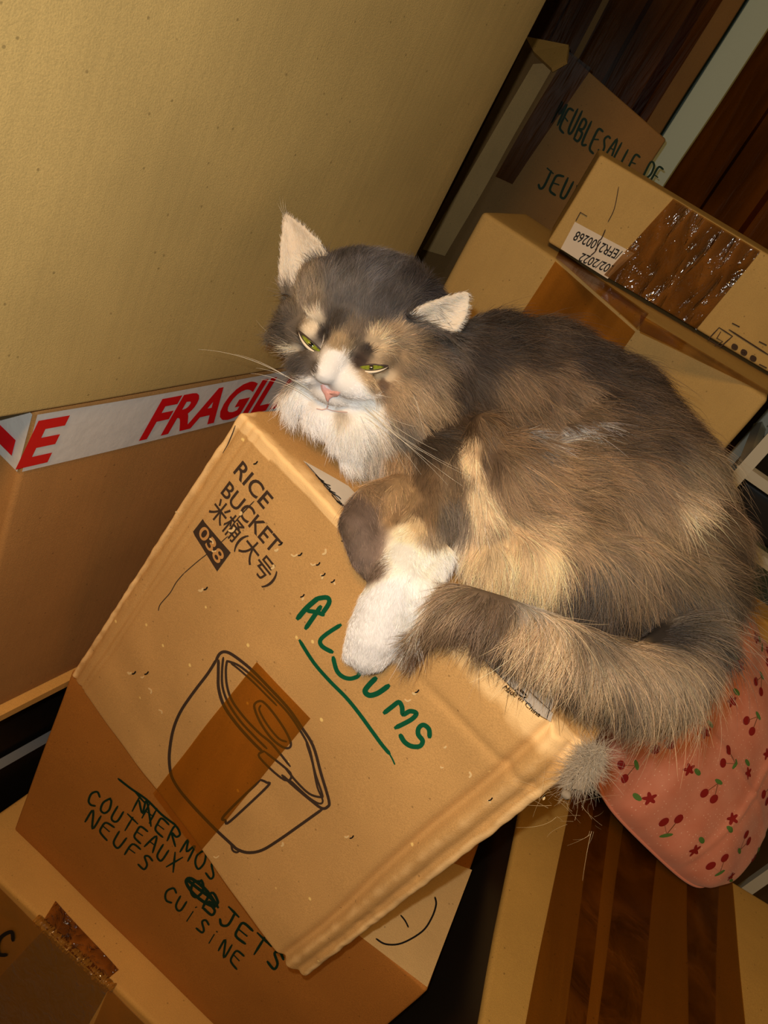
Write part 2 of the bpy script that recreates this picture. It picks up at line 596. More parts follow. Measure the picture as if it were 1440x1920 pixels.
rice = Carton('cardboard_box', rc, K_RICE, 'worn tilted kraft box printed RICE BUCKET with a pot drawing, under the cat', 'box',
              r=.0035, n=(190, 40, 130), deform=rice_deform, wear=rice_wear)
RF = Face(rice, 'front', off=.0005)
RT = Face(rice, 'top', off=.0008)
RF.text('printed_text', 'RICE', (437, 885), (494, 955), (456, 862), INK_GREY, bold=.015, label='printed word RICE')
RF.text('printed_text', 'BUCKET', (414, 924), (510, 1040), (432, 900), INK_GREY, bold=.012, label='printed word BUCKET')
RF.text('printed_text', '米桶(大号)', (392, 957), (503, 1101), (411, 933), INK_GREY, bold=.01, label='printed Chinese characters')
RF.patch('printed_panel', [(380, 973), (433, 1036), (409, 1071), (361, 997)], INK_GREY, label='dark printed number panel')
RF.text('panel_number', '038', (372, 999), (410, 1058), (386, 982), KRAFT_INK, off=.0009, bold=.012)
pot = [
    ([(408, 1236), (392, 1262), (368, 1294), (340, 1335), (325, 1370), (318, 1408), (319, 1440), (326, 1464), (348, 1497), (392, 1547), (433, 1583), (446, 1593), (466, 1599), (490, 1595), (520, 1577), (560, 1549), (606, 1516)], 4.5),
    ([(408, 1236), (414, 1225), (424, 1221), (440, 1228), (470, 1252), (500, 1282), (540, 1325), (566, 1362), (588, 1398), (603, 1448), (618, 1500), (615, 1512), (604, 1515), (586, 1503), (558, 1480), (530, 1453)], 4.5),
    ([(412, 1237), (412, 1262), (413, 1290), (423, 1322), (445, 1355), (474, 1388), (494, 1408)], 4.5),
    ([(421, 1232), (419, 1256), (420, 1286), (430, 1316), (452, 1350), (480, 1380), (502, 1402)], 3.5),
    ([(428, 1238), (426, 1256), (428, 1284), (437, 1312), (458, 1342), (488, 1373), (512, 1394), (545, 1436)], 3.5),
    ([(428, 1238), (450, 1247), (480, 1272), (510, 1302), (540, 1334), (562, 1366), (580, 1400), (592, 1448), (605, 1488), (602, 1494), (580, 1488), (556, 1465), (535, 1437)], 3.5),
    ([(436, 1243), (450, 1254), (480, 1282), (520, 1322)], 3.0),
    ([(575, 1392), (587, 1430), (596, 1475), (606, 1500), (598, 1506), (575, 1492), (545, 1463)], 3.0),
    ([(483, 1315), (478, 1324), (488, 1350), (508, 1380), (528, 1398), (542, 1402), (546, 1392), (534, 1366), (512, 1334), (494, 1315), (483, 1315)], 3.5),
    ([(490, 1322), (488, 1332), (504, 1360), (524, 1384), (538, 1390)], 3.0),
    ([(497, 1407), (488, 1419), (534, 1462), (545, 1448), (497, 1407)], 3.5),
    ([(489, 1462), (500, 1467), (501, 1475), (430, 1541), (421, 1539), (419, 1530), (489, 1462)], 3.8),
    ([(433, 1583), (436, 1594), (444, 1598), (450, 1594)], 3.2),
]
RF.strokes('pot_drawing', [tuple(p) + (w * 1.25,) for p, w in pot], INK_GREY, label='line drawing of a lidded saucepan')
# green ALBUMS
alb = [([(557, 1160), (574, 1140), (595, 1122)], 10), ([(593, 1123), (612, 1121), (616, 1131), (604, 1150)], 9), ([(576, 1146), (592, 1148), (606, 1153)], 8),
       ([(573, 1178), (588, 1156), (600, 1138)], 9), ([(638, 1172), (612, 1189), (601, 1201), (606, 1212), (624, 1222)], 8),
       ([(626, 1232), (633, 1256), (644, 1268), (658, 1272), (672, 1268)], 8), ([(660, 1235), (676, 1250), (672, 1268)], 8),
       ([(704, 1272), (692, 1284), (684, 1296), (692, 1304), (708, 1300), (728, 1286)], 10),
       ([(720, 1337), (734, 1326), (747, 1317), (753, 1326), (755, 1340), (768, 1334), (780, 1338), (770, 1350), (741, 1365)], 9),
       ([(804, 1383), (803, 1368), (793, 1360), (784, 1366), (783, 1378), (791, 1390), (786, 1400), (771, 1400), (758, 1392), (750, 1379)], 9),
       ([(562, 1201), (590, 1242), (620, 1276), (649, 1307), (675, 1340), (698, 1371), (716, 1396), (730, 1413)], 7), ([(730, 1413), (736, 1424), (740, 1433)], 3)]
RF.strokes('handwriting', [tuple(p) + (w,) for p, w in alb], INK_GREEN, label='green handwritten word ALBUMS, underlined')
RF.patch('packing_tape', [(484, 1240), (584, 1346), (372, 1601), (288, 1487)], TAPE_BROWN, off=.0012, n=(14, 22), label='strip of brown tape over the pot drawing')
# cracks and scratched-off flakes
RF.strokes('crack', [([(345, 1075), (330, 1092), (318, 1112), (300, 1133), (296, 1145)], 1.6), ([(428, 1005), (400, 1030), (372, 1052), (345, 1075)], 1.6),
                     ([(476, 940), (455, 962), (436, 985)], 2.2), ([(440, 800), (425, 830), (415, 850)], 1.5)], INK_GREY)['kind'] = 'stuff'
M_FLAKE = plain('torn_paper', srgb(232, 204, 150), 0.8, 0.2)
rnd = random.Random(5)
fl = []
for (x, y) in [(382, 1103), (440, 990), (452, 960), (590, 1058), (600, 1078), (620, 1092), (245, 1262), (270, 1268), (300, 1330), (280, 1290), (556, 1040), (610, 1030), (780, 1300), (770, 1312), (915, 1500), (1005, 1508),
               (835, 1400), (655, 1566), (530, 1580), (830, 1440), (410, 1605), (880, 1448), (330, 960), (395, 1010), (408, 1032), (512, 1060), (520, 1030), (690, 1180), (565, 1120)]:
    s = rnd.uniform(3, 7)
    an = rnd.uniform(0, 3)
    fl.append(([(x, y), (x + s * math.cos(an), y + s * math.sin(an)), (x + 1.6 * s * math.cos(an + .5), y + 1.6 * s * math.sin(an + .5))], rnd.uniform(3, 6)))
RF.strokes('torn_spot', [tuple(p) + (w * .8,) for p, w in fl], M_FLAKE, off=.0006, label='pale torn spots in the board')['kind'] = 'stuff'
RF.strokes('puncture_mark', [([(x + 2, y + 2), (x + 6, y + 1), (x + 9, y - 3)], 2.6) for (x, y) in
                             [(382, 1103), (590, 1058), (600, 1078), (556, 1040), (245, 1262), (270, 1262), (656, 1568), (915, 1498), (1000, 1506), (777, 1296), (560, 1118), (618, 1090), (474, 868), (520, 1020), (640, 1012), (672, 1040)]],
           INK_BLACK, off=.0008)['kind'] = 'stuff'
# shipping label on the lid
RT.off = .0012
lb = [(567, 865), (655, 908), (1047, 1288), (1020, 1369)]
lab = RT.patch('shipping_label', lb, WHITE_PAPER, off=.0016, n=(20, 20), label='white paper label on the lid')
RT.strokes('label_print', [([(572, 871), (1013, 1362)], 1.2), ([(1013, 1362), (1040, 1292)], 1.5)], INK_BLACK, off=.0022, smooth=False)
li = []
for i in range(9):
    x, y = 590 + i * 5, 893 + i * 6.2
    li.append(([(x, y), (x + 9 + (i % 3) * 4, y + 8 + (i * 7 % 5)), (x + 16 + (i % 2) * 7, y + 12 + i % 4)], 2.0))
RT.strokes('label_print', [tuple(p) + (w,) for p, w in li], INK_BLACK, off=.0022)
RT.text('label_text', 'Made in China', (934, 1296), (1000, 1354), (943, 1290), INK_BLACK, off=.0024)
RT.strokes('label_logo', [([(958, 1302), (966, 1298), (975, 1306), (980, 1314), (974, 1317), (964, 1311), (958, 1302)], 3.0),
                          ([(964, 1302), (969, 1303), (974, 1310)], 3.0)], INK_BLACK, off=.0024)
RT.strokes('label_print', [([(975 + i * 7, 1272 + i * 5), (1000 + i * 8, 1296 + i * 4)], 1.2) for i in range(4)], INK_GREY, off=.0022)

# ------------------------------------------------------------------ box below: THERMOS / COUTEAUX OBJETS / NEUFS CUISINE
zt = Z_RICE0
N2 = vec2(-.301, -.953)
tl = PL(130, 1268, D3 - N2 * .008, N2)
tr = PL(803, 1858, V((0, 0, zt)), UP)
bl = PL(20, 1550, tl, N2)
zb = bl.z
tbk = (PL(880, 1640, V((0, 0, zt)), UP) - tr).normalized()
n2 = V(((tr - tl).y, -(tr - tl).x, 0)).normalized()
dep = n2 * -.40
if dep.y < 0: dep = -dep
tcn = boxc(tl, tr, dep, zb, zt - .0015)
tcn[1, 1, 1] = tr + tbk * .40; tcn[1, 1, 0] = tr + tbk * .40
tcn[1, 1, 1].z = zt - .0015; tcn[1, 1, 0].z = zb
for k, z in ((0, zb), (1, zt - .0015)):
    q = tl + vec2(.316, .949) * .38
    tcn[0, 1, k] = V((q.x, q.y, z))


def soft(a, s=8, seed=0.0):
    return lambda p, w: V((nz3(p, s, seed), nz3(p, s, seed + 3), nz3(p, s, seed + 6) * .4)) * a


therm = Carton('cardboard_box', tcn, K_THERM, 'brown box handwritten COUTEAUX OBJETS NEUFS CUISINE, carrying the rice bucket box', 'box',
               r=.004, n=(24, 10, 24), deform=lambda p, w: V((0, .0022 * nz3(p, 7, 9), 0)) if w[2] < .97 else V((0, 0, 0)))
TF = Face(therm, 'front', off=.0009)
hw = [tuple(h) + (4.0,) for h in handwrite('THERMOS', (243, 1512), (408, 1662), (14, -27), 3)]
hw += [([(223, 1459), (246, 1477), (276, 1498), (304, 1526), (330, 1546)], 4.2), ([(262, 1500), (268, 1524), (276, 1500), (284, 1548)], 4)]
hw += [tuple(h) + (4.0,) for h in handwrite('COUTEAUX', (163, 1500), (336, 1640), (15, -25), 4)]
hw += [tuple(h) + (5.0,) for h in handwrite('OBJETS', (352, 1672), (530, 1832), (16, -27), 6)]
hw += [([(352, 1648), (372, 1664), (398, 1684), (404, 1698), (384, 1690), (362, 1672), (350, 1652), (360, 1646), (388, 1668), (410, 1700)], 6)]
hw += [tuple(h) + (4.0,) for h in handwrite('NEUFS', (160, 1541), (282, 1644), (14, -22), 8)]
hw += [tuple(h) + (4.0,) for h in handwrite('CUiSiNE', (306, 1680), (452, 1822), (14, -23), 9)]
TF.strokes('handwriting', hw, INK_DGREEN, label='dark green handwritten French words')
TT = Face(therm, 'top', off=.0008)
TT.patch('lid_flap', [(600, 1700), (700, 1565), (884, 1632), (800, 1852)], K_PALE, off=.0012, label='pale flap of the lid')
TT.strokes('pen_mark', [([(704, 1762), (722, 1772), (752, 1770), (790, 1748), (808, 1722), (816, 1698), (814, 1684)], 3.5), ([(750, 1718), (758, 1728), (764, 1740)], 3)], INK_BLACK, off=.002)

# ------------------------------------------------------------------ taped box at the very bottom left
zp = V((0, 0, zb))
fl_ = PL(-81, 1578, zp, UP)
fd = (PL(290, 1920, zp, UP) - PL(0, 1653, zp, UP)).normalized()
bd = (PL(34, 1497, zp, UP) - PL(0, 1521, zp, UP)).normalized()
low = Carton('cardboard_box', boxc(fl_, fl_ + fd * .40, bd * .46, 0, zb - .001), K_LEDGE,
             'glossy taped box at the bottom left, carrying the box with the French words', 'box', r=.006, n=(20, 10, 20), deform=soft(.0025, 9, 2))
LF = Face(low, 'front', off=.0015)
LT = Face(low, 'top', off=.0012)
LF.patch('packing_tape', [(-60, 1602), (120, 1785), (120, 2200), (-300, 2000)], TAPE_LOW, n=(14, 14))
LF.patch('packing_tape', [(88, 1738), (206, 1852), (-40, 2250), (-260, 2100)], TAPE_LOW2, off=.0032, n=(18, 18))
LF.patch('packing_tape', [(206, 1852), (330, 1972), (100, 2400), (0, 2300)], TAPE_LOW, off=.0022, n=(14, 14))
LT.patch('packing_tape', [(104, 1690), (222, 1822), (192, 1846), (76, 1735)], TAPE_GLINT, off=.0018, n=(14, 5))
LF.strokes('handwriting', handwrite('C', (-8, 1775), (22, 1800), (20, -34), 2), INK_BLACK, off=.004)


# the stiff crinkled fold of the tape along the edge
rr_ = random.Random(9)
vs, fs = [], []
ea, eb = LT.at(66, 1722), LT.at(212, 1856)
for i in range(91):
    p = ea.lerp(eb, i / 90)
    for j, (dy, dz) in enumerate(((-.004, -.005), (-.0035, .0015), (.001, .0035), (.006, .002))):
        vs.append(p + V((rr_.uniform(-1, 1) * .0006, dy + rr_.uniform(-1, 1) * .0012, dz + rr_.uniform(-1, 1) * .0012)))
for i in range(90):
    for j in range(3):
        k = i * 4 + j
        fs.append((k, k + 4, k + 5, k + 1))
link_mesh('tape_fold', vs, fs, TAPE_LOW2, low.o, smooth=False, mats=None)

# ------------------------------------------------------------------ left wall of boxes: FRAGILE box and the big one on it
V3, N3 = vec2(.316, .949), vec2(.949, -.316)
WP = CAM + N3 * -.385
zf1, zf0 = CAM.z - .347, CAM.z - .748
fc = PL(38, 884, WP, N3)
frag = Carton('cardboard_box', boxc(fc, fc + V3 * .58, -N3 * .55, zf0, zf1 - .0035), K_BROWN,
              'brown box sealed with white FRAGILE tape, left of the cat under the biggest box', 'box', r=.005, n=(24, 10, 20), deform=soft(.0015, 6, 5))
FF = Face(frag, 'front', off=.0010)
FL = Face(frag, 'left', off=.0010)
ztap = lambda px, py: PL(px, py, WP, N3).z
t0 = V((fc.x, fc.y, 0))


def fpt(s, z):                 # along the side, height
    p = fc + V3 * s
    return frag.Mi @ V((p.x, p.y, z))


zt1, zt0 = ztap(60, 771), ztap(38, 884)
zt1 = min(zt1, zf1 - .006)
FF.patch('fragile_tape', [fpt(.001, zt1), fpt(.55, zt1), fpt(.55, zt0), fpt(.001, zt0)], WHITE_TAPE, off=.0012, local=True, n=(40, 6), label='white tape printed FRAGILE in red')
fz = zf1 - .0035
FL.patch('fragile_tape', [V((-.0012, .25, zt1 - fz)), V((-.0012, .0, zt1 - fz)), V((-.0012, .0, zt0 - fz)), V((-.0012, .25, zt0 - fz))], WHITE_TAPE,
         off=.0012, local=True, n=(14, 6), label='end of the white tape round the corner')


def spar(px, py):
    return (PL(px, py, WP, N3) - fc).dot(V3)


zl0, zl1 = ztap(262, 820), ztap(272, 738)
zb0, zb1 = zt0 + (zt1 - zt0) * .13, zt0 + (zt1 - zt0) * .92
s0, s1 = spar(258, 822), spar(504, 757)
sE0, sE1 = spar(32, 862), spar(97, 862)
wl = (s1 - s0)
FF.text('fragile_word', 'FRAGIL', None, None, None, INK_RED, off=.0022, bold=.035, shear=0.25, label='red word FRAGILE running behind the cat',
        pts3=(fpt(s0, zb0), fpt(s0 + wl, zb0), fpt(s0, zb1)))
FF.text('fragile_word', 'E', None, None, None, INK_RED, off=.0022, bold=.035, shear=0.2, label='red letter E',
        pts3=(fpt(s0 + wl + .004, zb0), fpt(s0 + wl + .05, zb0), fpt(s0 + wl + .004, zb1)))
FF.text('fragile_word', 'E', None, None, None, INK_RED, off=.0022, bold=.035, shear=0.2, label='red letter E ending the word before',
        pts3=(fpt(sE0 - .001, zb0), fpt(sE1 + .003, zb0), fpt(sE0 - .001, zb1)))
FL.patch('fragile_word', [V((-.002, .055, zb0 + .018 - fz)), V((-.002, .008, zb0 + .018 - fz)), V((-.002, .008, zb0 + .003 - fz)), V((-.002, .055, zb0 + .003 - fz))],
         INK_RED, off=.002, local=True, label='foot of the red letter L')
# a loose bottom flap
fq = [(-.02, -.004, zf0 + .001), (.6, -.004, zf0 + .001), (.6, -.006, zf0 - .003), (-.02, -.006, zf0 - .003)]
q0, q1 = fc - V3 * .001, fc + V3 * .57
vs, fs = [], []
for (pp, e) in ((q0, 0), (q1, 1)):
    for off_, z in ((-.004, zf0 + .0015), (.010, zf0 + .0015), (.010, zf0 - .0095), (-.004, zf0 - .0095)):
        vs.append(frag.Mi @ V((pp.x + N3.x * off_, pp.y + N3.y * off_, z)))
fs = [(0, 1, 5, 4), (1, 2, 6, 5), (2, 3, 7, 6), (3, 0, 4, 7), (0, 3, 2, 1), (4, 5, 6, 7)]
link_mesh('bottom_flap', vs, fs, K_LEDGE, frag.o, smooth=False)

bs = PL(780, 470, WP, N3)
b0 = fc - V3 * .33
big = Carton('cardboard_box', boxc(b0 + N3 * .004, V((bs.x, bs.y, 0)) + N3 * .004, -N3 * .6, zf1, zf1 + .85), K_OLIVE,
             'biggest plain olive-brown box filling the upper left, on the FRAGILE box', 'box', r=.004, n=(30, 8, 30), deform=soft(.0015, 4, 7))

# ------------------------------------------------------------------ dark cabinet below the FRAGILE box
M_BLACK = plain('black_laminate', srgb(24, 21, 17), 0.5, 0.35, noise_amt=.2, scale=30)
M_STRIP = plain('white_trim', srgb(186, 196, 200), 0.4, 0.4)
c0 = fc - V3 * .4 - N3 * .056
cab = Carton('cabinet', boxc(c0, c0 + V3 * 1.0, -N3 * .5, 0, zf0 - .010), M_BLACK, 'black cabinet with a white edge strip, under the FRAGILE box', 'cabinet', r=.003, n=(6, 4, 6))
CFc = Face(cab, 'front', off=.0025)
zs1, zs0 = PL(0, 1417, cab.M @ cab.c[0, 0, 1], N3).z, PL(0, 1437, cab.M @ cab.c[0, 0, 1], N3).z
def cpt(s, z):
    p = c0 + V3 * s
    return cab.Mi @ V((p.x, p.y, z))
CFc.patch('edge_strip', [cpt(0.01, zs1), cpt(.98, zs1), cpt(.98, zs0), cpt(.01, zs0)], M_STRIP, off=.004, local=True, label='white edge strip')

# ------------------------------------------------------------------ wide taped box at the lower right (its top)
ZR = CAM.z - .66
rp = V((0, 0, ZR))
rfl, rbl = PL(868, 2095, rp, UP), PL(993, 1423, rp, UP)
rbr = PL(1440, 1690, rp, UP)
rd = (rbr - rbl).normalized()
rdep = rbl - rfl
rbox = Carton('cardboard_box', boxc(rfl, rfl + rd * .85, rdep, 0, ZR), K_YEL, 'wide box with its top covered in brown tape, under the pink cushion', 'box',
              r=.006, n=(24, 24, 10), deform=soft(.002, 7, 12))
RB = Face(rbox, 'top', off=.002)
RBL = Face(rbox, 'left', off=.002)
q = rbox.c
RBL.patch('side_shade', [q[0, 1, 1], q[0, 0, 1], q[0, 0, 0], q[0, 1, 0]], M_SIDE_SHADE, off=.003, local=True, n=(10, 10), label='dark sheet painting shade on the side of the box')  # dark sheet stands in for the shade of the gap beside the box
RB.patch('packing_tape', [(1088, 1400), (1362, 1560), (1402, 1990), (970, 1990)], TAPE_TOP, off=.0022, n=(20, 20), label='wide sheet of brown tape')
for i, (x0, x1, x2, x3) in enumerate([(1120, 1150, 1090, 1050), (1180, 1245, 1190, 1110), (1285, 1350, 1335, 1285)]):
    RB.patch('packing_tape', [(x0, 1440), (x1, 1460), (x2, 1980), (x3, 1980)], TAPE_THIN, off=.0030 + i * .0004, n=(5, 20))

# ------------------------------------------------------------------ boxes behind the cat on the right
kf = S(905, 395, .97)
ZK = kf.z
kp = V((0, 0, ZK))
kr = PL(1441, 748, kp, UP)
kn = V((-(kr - kf).y, (kr - kf).x, 0)).normalized()
kbox = Carton('cardboard_box', boxc(kf, kr, kn * .17, 0, ZK), K_OLIVE, 'kraft box with brown tape across its top edge, right behind the cat', 'box',
              r=.006, n=(30, 8, 40), deform=soft(.002, 8, 21))
KF = Face(kbox, 'front', off=.0015)
KT = Face(kbox, 'top', off=.0015)
KF.patch('packing_tape', [(1041, 489), (1192, 622), (1000, 900), (860, 770)], TAPE_OLIVE, off=.0018, n=(14, 20))
KT.patch('packing_tape', [(1048, 470), (1215, 590), (1192, 618), (1040, 484)], TAPE_OLIVE, off=.0018, n=(14, 4))
KT.patch('packing_tape', [(1200, 592), (1440, 735), (1440, 742), (1196, 622)], TAPE_OLIVE, off=.0014, n=(14, 4))
lf = PL(1022, 462, kp, UP); lr = PL(1440, 708, kp, UP)
ln = V((-(lr - lf).y, (lr - lf).x, 0)).normalized()
ltop = PL(1110, 280, lf, ln).z
lx = (lr - lf)
lbox = Carton('cardboard_box', boxc(lf, lf + lx * 1.5, ln * .11, ZK + .0058, ltop), K_OLIVE, 'box with white number label and shiny brown tape band, on the kraft box', 'box',
              r=.004, n=(30, 6, 12), deform=soft(.002, 8, 31))
LB = Face(lbox, 'front', off=.001)
LB.patch('number_label', [(1078, 415), (1190, 475), (1140, 522), (1052, 466)], WHITE_PAPER, off=.0014, label='white label 02/2022 EFR2100268')
LB.text('label_text', '/EFR2100268', (1168, 471), (1083, 432), (1157, 488), INK_BLACK, off=.002, bold=.01)
LB.text('label_text', '.02/2022', (1151, 497), (1093, 473), (1140, 512), INK_BLACK, off=.002, bold=.01)
LB.strokes('pen_mark', [([(1135, 430), (1128, 446), (1122, 452), (1118, 468), (1108, 478)], 2.2), ([(1160, 350), (1152, 390), (1140, 415)], 1.5), ([(1088, 397), (1080, 412)], 3), ([(1088, 397), (1100, 404)], 2.5)], INK_GREY, off=.0022)
LB.patch('packing_tape', [(1262, 372), (1424, 470), (1306, 618), (1133, 514)], TAPE_GLINT, off=.0026, n=(24, 20), label='band of wrinkled shiny brown tape')
LB.strokes('printed_drawing', [([(1349, 614), (1374, 630), (1352, 650), (1329, 636), (1349, 614)], 2.5), ([(1352, 622), (1345, 634), (1356, 640), (1342, 648)], 2.5),
                               ([(1368, 618), (1440, 664)], 3), ([(1374, 606), (1386, 612)], 4), ([(1424, 640), (1436, 646)], 4), ([(1424, 682), (1436, 688)], 4)], INK_GREY, off=.002, smooth=False,
           label='printed line drawing of a control panel')
for (x, y) in ((1378, 649), (1395, 659), (1412, 670)):
    LB.strokes('printed_drawing', [([(x - 2, y - 3), (x + 3, y), (x + 2, y + 4), (x - 3, y + 2), (x - 2, y - 3)], 6)], INK_GREY, off=.002, label='printed knob')

# tall box with MEUBLE SALLE DE JEUX
jl, jr = S(1060, 92, 1.27), S(1250, 262, 1.30)
jb = S(985, 72, 1.31)
jn = V((-(jr - jl).y, (jr - jl).x, 0)).normalized()
jc = {}
for k in (0, 1):
    for key, p in (((0, 0), jl), ((1, 0), jr), ((0, 1), jb), ((1, 1), jr + jn * .12)):
        jc[key[0], key[1], k] = V((p.x, p.y, p.z if k else 0.0))
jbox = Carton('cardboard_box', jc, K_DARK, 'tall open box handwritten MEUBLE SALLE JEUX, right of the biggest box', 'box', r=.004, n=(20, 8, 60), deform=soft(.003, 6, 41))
JF = Face(jbox, 'front', off=.0015)
JL = Face(jbox, 'left', off=.002)
jh = [tuple(h) + (4.5,) for h in handwrite('MEUBLE', (1036, 228), (1118, 290), (18, -38), 12)]
jh += [tuple(h) + (4.0,) for h in handwrite('SALLE DE', (1122, 282), (1232, 352), (16, -30), 13)]
JF.strokes('handwriting', [tuple(h) + (4.5,) for h in handwrite('JEUX', (1008, 350), (1085, 392), (16, -34), 14)], INK_DGREEN, label='dark green handwritten JEUX')
JF.strokes('handwriting', jh, INK_DGREEN, label='dark green handwritten MEUBLE SALLE DE')
JF.patch('packing_tape', [(1066, 96), (1110, 128), (960, 345), (928, 330)], TAPE_FAR, off=.0025, n=(6, 14))
JL.patch('lit_side', [(1000, 120), (1042, 118), (836, 480), (794, 468)], K_PALE, off=.0018, n=(6, 30), label='side of the box painted paler, as if lit')  # light on this narrow side is put into a paler kraft colour
# folded-out flap at its top corner
fa = [S(985, 68, 1.295), S(1066, 84, 1.255), S(1062, 112, 1.245), S(1034, 128, 1.25), S(1000, 96, 1.28)]
off_v = V((0.004, 0.006, -0.004))
vv = [jbox.Mi @ p for p in fa] + [jbox.Mi @ (p + off_v) for p in fa]
nf = len(fa)
link_mesh('flap', vv, [tuple(range(nf)), tuple(range(2 * nf - 1, nf - 1, -1))] + [(i, (i + 1) % nf, nf + (i + 1) % nf, nf + i) for i in range(nf)], K_LEDGE, jbox.o, smooth=False)

# tall glossy taped box, white wall beside it
gp = S(1310, 139, 1.62)
gl_ = S(960, -40, 1.62)
gd = V((gp.x - gl_.x, gp.y - gl_.y, 0)).normalized()
g0 = V((gp.x, gp.y, 0)) - gd * .62
gn = V((-gd.y, gd.x, 0))
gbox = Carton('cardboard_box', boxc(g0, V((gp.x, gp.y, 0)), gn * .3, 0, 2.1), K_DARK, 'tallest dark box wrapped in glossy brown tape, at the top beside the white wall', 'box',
              r=.004, n=(16, 6, 40), deform=soft(.004, 5, 51))
GF = Face(gbox, 'front', off=.003)
gl0 = gbox.c[0, 0, 1]
for i, (a, b) in enumerate([(.20, .31), (.30, .36), (.37, .46), (.45, .55), (.53, .58)]):
    zt_ = 0.0
    L_ = 2.05
    GF.patch('packing_tape', [(a, -.001, -.02), (b, -.001, -.02), (b + .03 * (i % 2), -.001, -L_), (a + .02 * (i % 3), -.001, -L_)], TAPE_FAR, off=.004 + .0008 * i, local=True, n=(5, 40))

M_PANEL = plain('white_panel', srgb(196, 224, 224), .5, .3, noise_amt=.06, scale=200)
wp_ = S(1317, 130, 1.53)
wd_ = vec2(.95, -.31)
w0_ = V((wp_.x, wp_.y, 0)) + wd_ * .004
ward = Carton('wardrobe', boxc(w0_, w0_ + wd_ * .55, V((-wd_.y, wd_.x, 0)) * .12, 0, 2.2), M_PANEL, 'white upright panel of a cupboard between the dark taped boxes at top right', 'cupboard', r=.003, n=(4, 3, 4))

# taped box at the right edge behind the labelled one
hp = S(1350, 191, 1.33)
hd = vec2(.93, -.36)
h0 = V((hp.x, hp.y, 0))
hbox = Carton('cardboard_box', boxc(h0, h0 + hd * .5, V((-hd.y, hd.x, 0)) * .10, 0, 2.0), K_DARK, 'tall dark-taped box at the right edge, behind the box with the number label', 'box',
              r=.004, n=(14, 6, 40), deform=soft(.004, 5, 61))
HF = Face(hbox, 'front', off=.003)
for i, (a, b) in enumerate([(.0, .075), (.07, .16), (.15, .25), (.24, .4)]):
    HF.patch('packing_tape', [(a, -.001, -.01), (b, -.001, -.01), (b + .03, -.001, -1.95), (a + .03 * (i > 0), -.001, -1.95)], TAPE_FAR, off=.004 + .001 * i, local=True, n=(5, 40))

# ------------------------------------------------------------------ white shelf frame, crate and small box at the right edge
M_WHITE = plain('white_metal', srgb(200, 200, 186), 0.4, 0.4)
sp = S(1406, 868, 1.12)


def bar(bm, a, b, t):
    a, b = V(a), V(b)
    d = (b - a).normalized()
    u = d.cross(V((.3, .9, .1))).normalized()
    w = d.cross(u)
    vs = []
    for p in (a, b):
        for su, sw in ((-1, -1), (1, -1), (1, 1), (-1, 1)):
            vs.append(bm.verts.new(p + u * su * t + w * sw * t))
    for q in ((0, 1, 2, 3), (7, 6, 5, 4), (0, 4, 5, 1), (1, 5, 6, 2), (2, 6, 7, 3), (3, 7, 4, 0)):
        bm.faces.new([vs[i] for i in q])


def bm_obj(name, bm, mat, parent=None, smooth=False):
    bmesh.ops.recalc_face_normals(bm, faces=bm.faces)
    me = bpy.data.meshes.new(name)
    bm.to_mesh(me)
    bm.free()
    me.materials.append(mat)
    if smooth:
        me.polygons.foreach_set('use_smooth', [True] * len(me.polygons))
    o = bpy.data.objects.new(name, me)
    COL.objects.link(o)
    o.parent = parent
    return o


rack = bpy.data.objects.new('shelf_rack', None)
COL.objects.link(rack)
rack.location = (sp.x, sp.y, 0)
tag(rack, 'white metal shelf frame at the right edge behind the cat', 'shelf')
ht = sp.z + .05
for (x, y) in ((0, 0), (.45, -.12), (.08, .3), (.53, .18)):
    bm = bmesh.new(); bar(bm, (x, y, 0), (x, y, ht), .009); bm_obj('post', bm, M_WHITE, rack)
zr2 = S(1436, 1070, 1.12).z
for z in (sp.z - .012, zr2):
    for a, b in (((0, 0), (.45, -.12)), ((.45, -.12), (.53, .18)), ((.53, .18), (.08, .3)), ((.08, .3), (0, 0))):
        bm = bmesh.new(); bar(bm, (a[0], a[1], z), (b[0], b[1], z), .008); bm_obj('rail', bm, M_WHITE, rack)
crd = vec2(.966, -.257)
cr0 = V((sp.x + .02, sp.y + .02, 0))
crate = Carton('storage_crate', boxc(cr0, cr0 + crd * .40, vec2(.257, .966) * .24, zr2 + .008, sp.z - .03), M_BLACK, 'black crate standing in the white shelf frame', 'crate', r=.006, n=(6, 4, 6))
yp = S(1400, 1140, 1.02)
ybox = Carton('cardboard_box', boxc(V((yp.x, yp.y, 0)), V((yp.x, yp.y, 0)) + vec2(.98, -.2) * .2, vec2(.2, .98) * .055, ZR + .004, yp.z), K_YEL,
              'small corner of a yellowish box between the cat and the orange cushion', 'box', r=.004, n=(8, 6, 10))

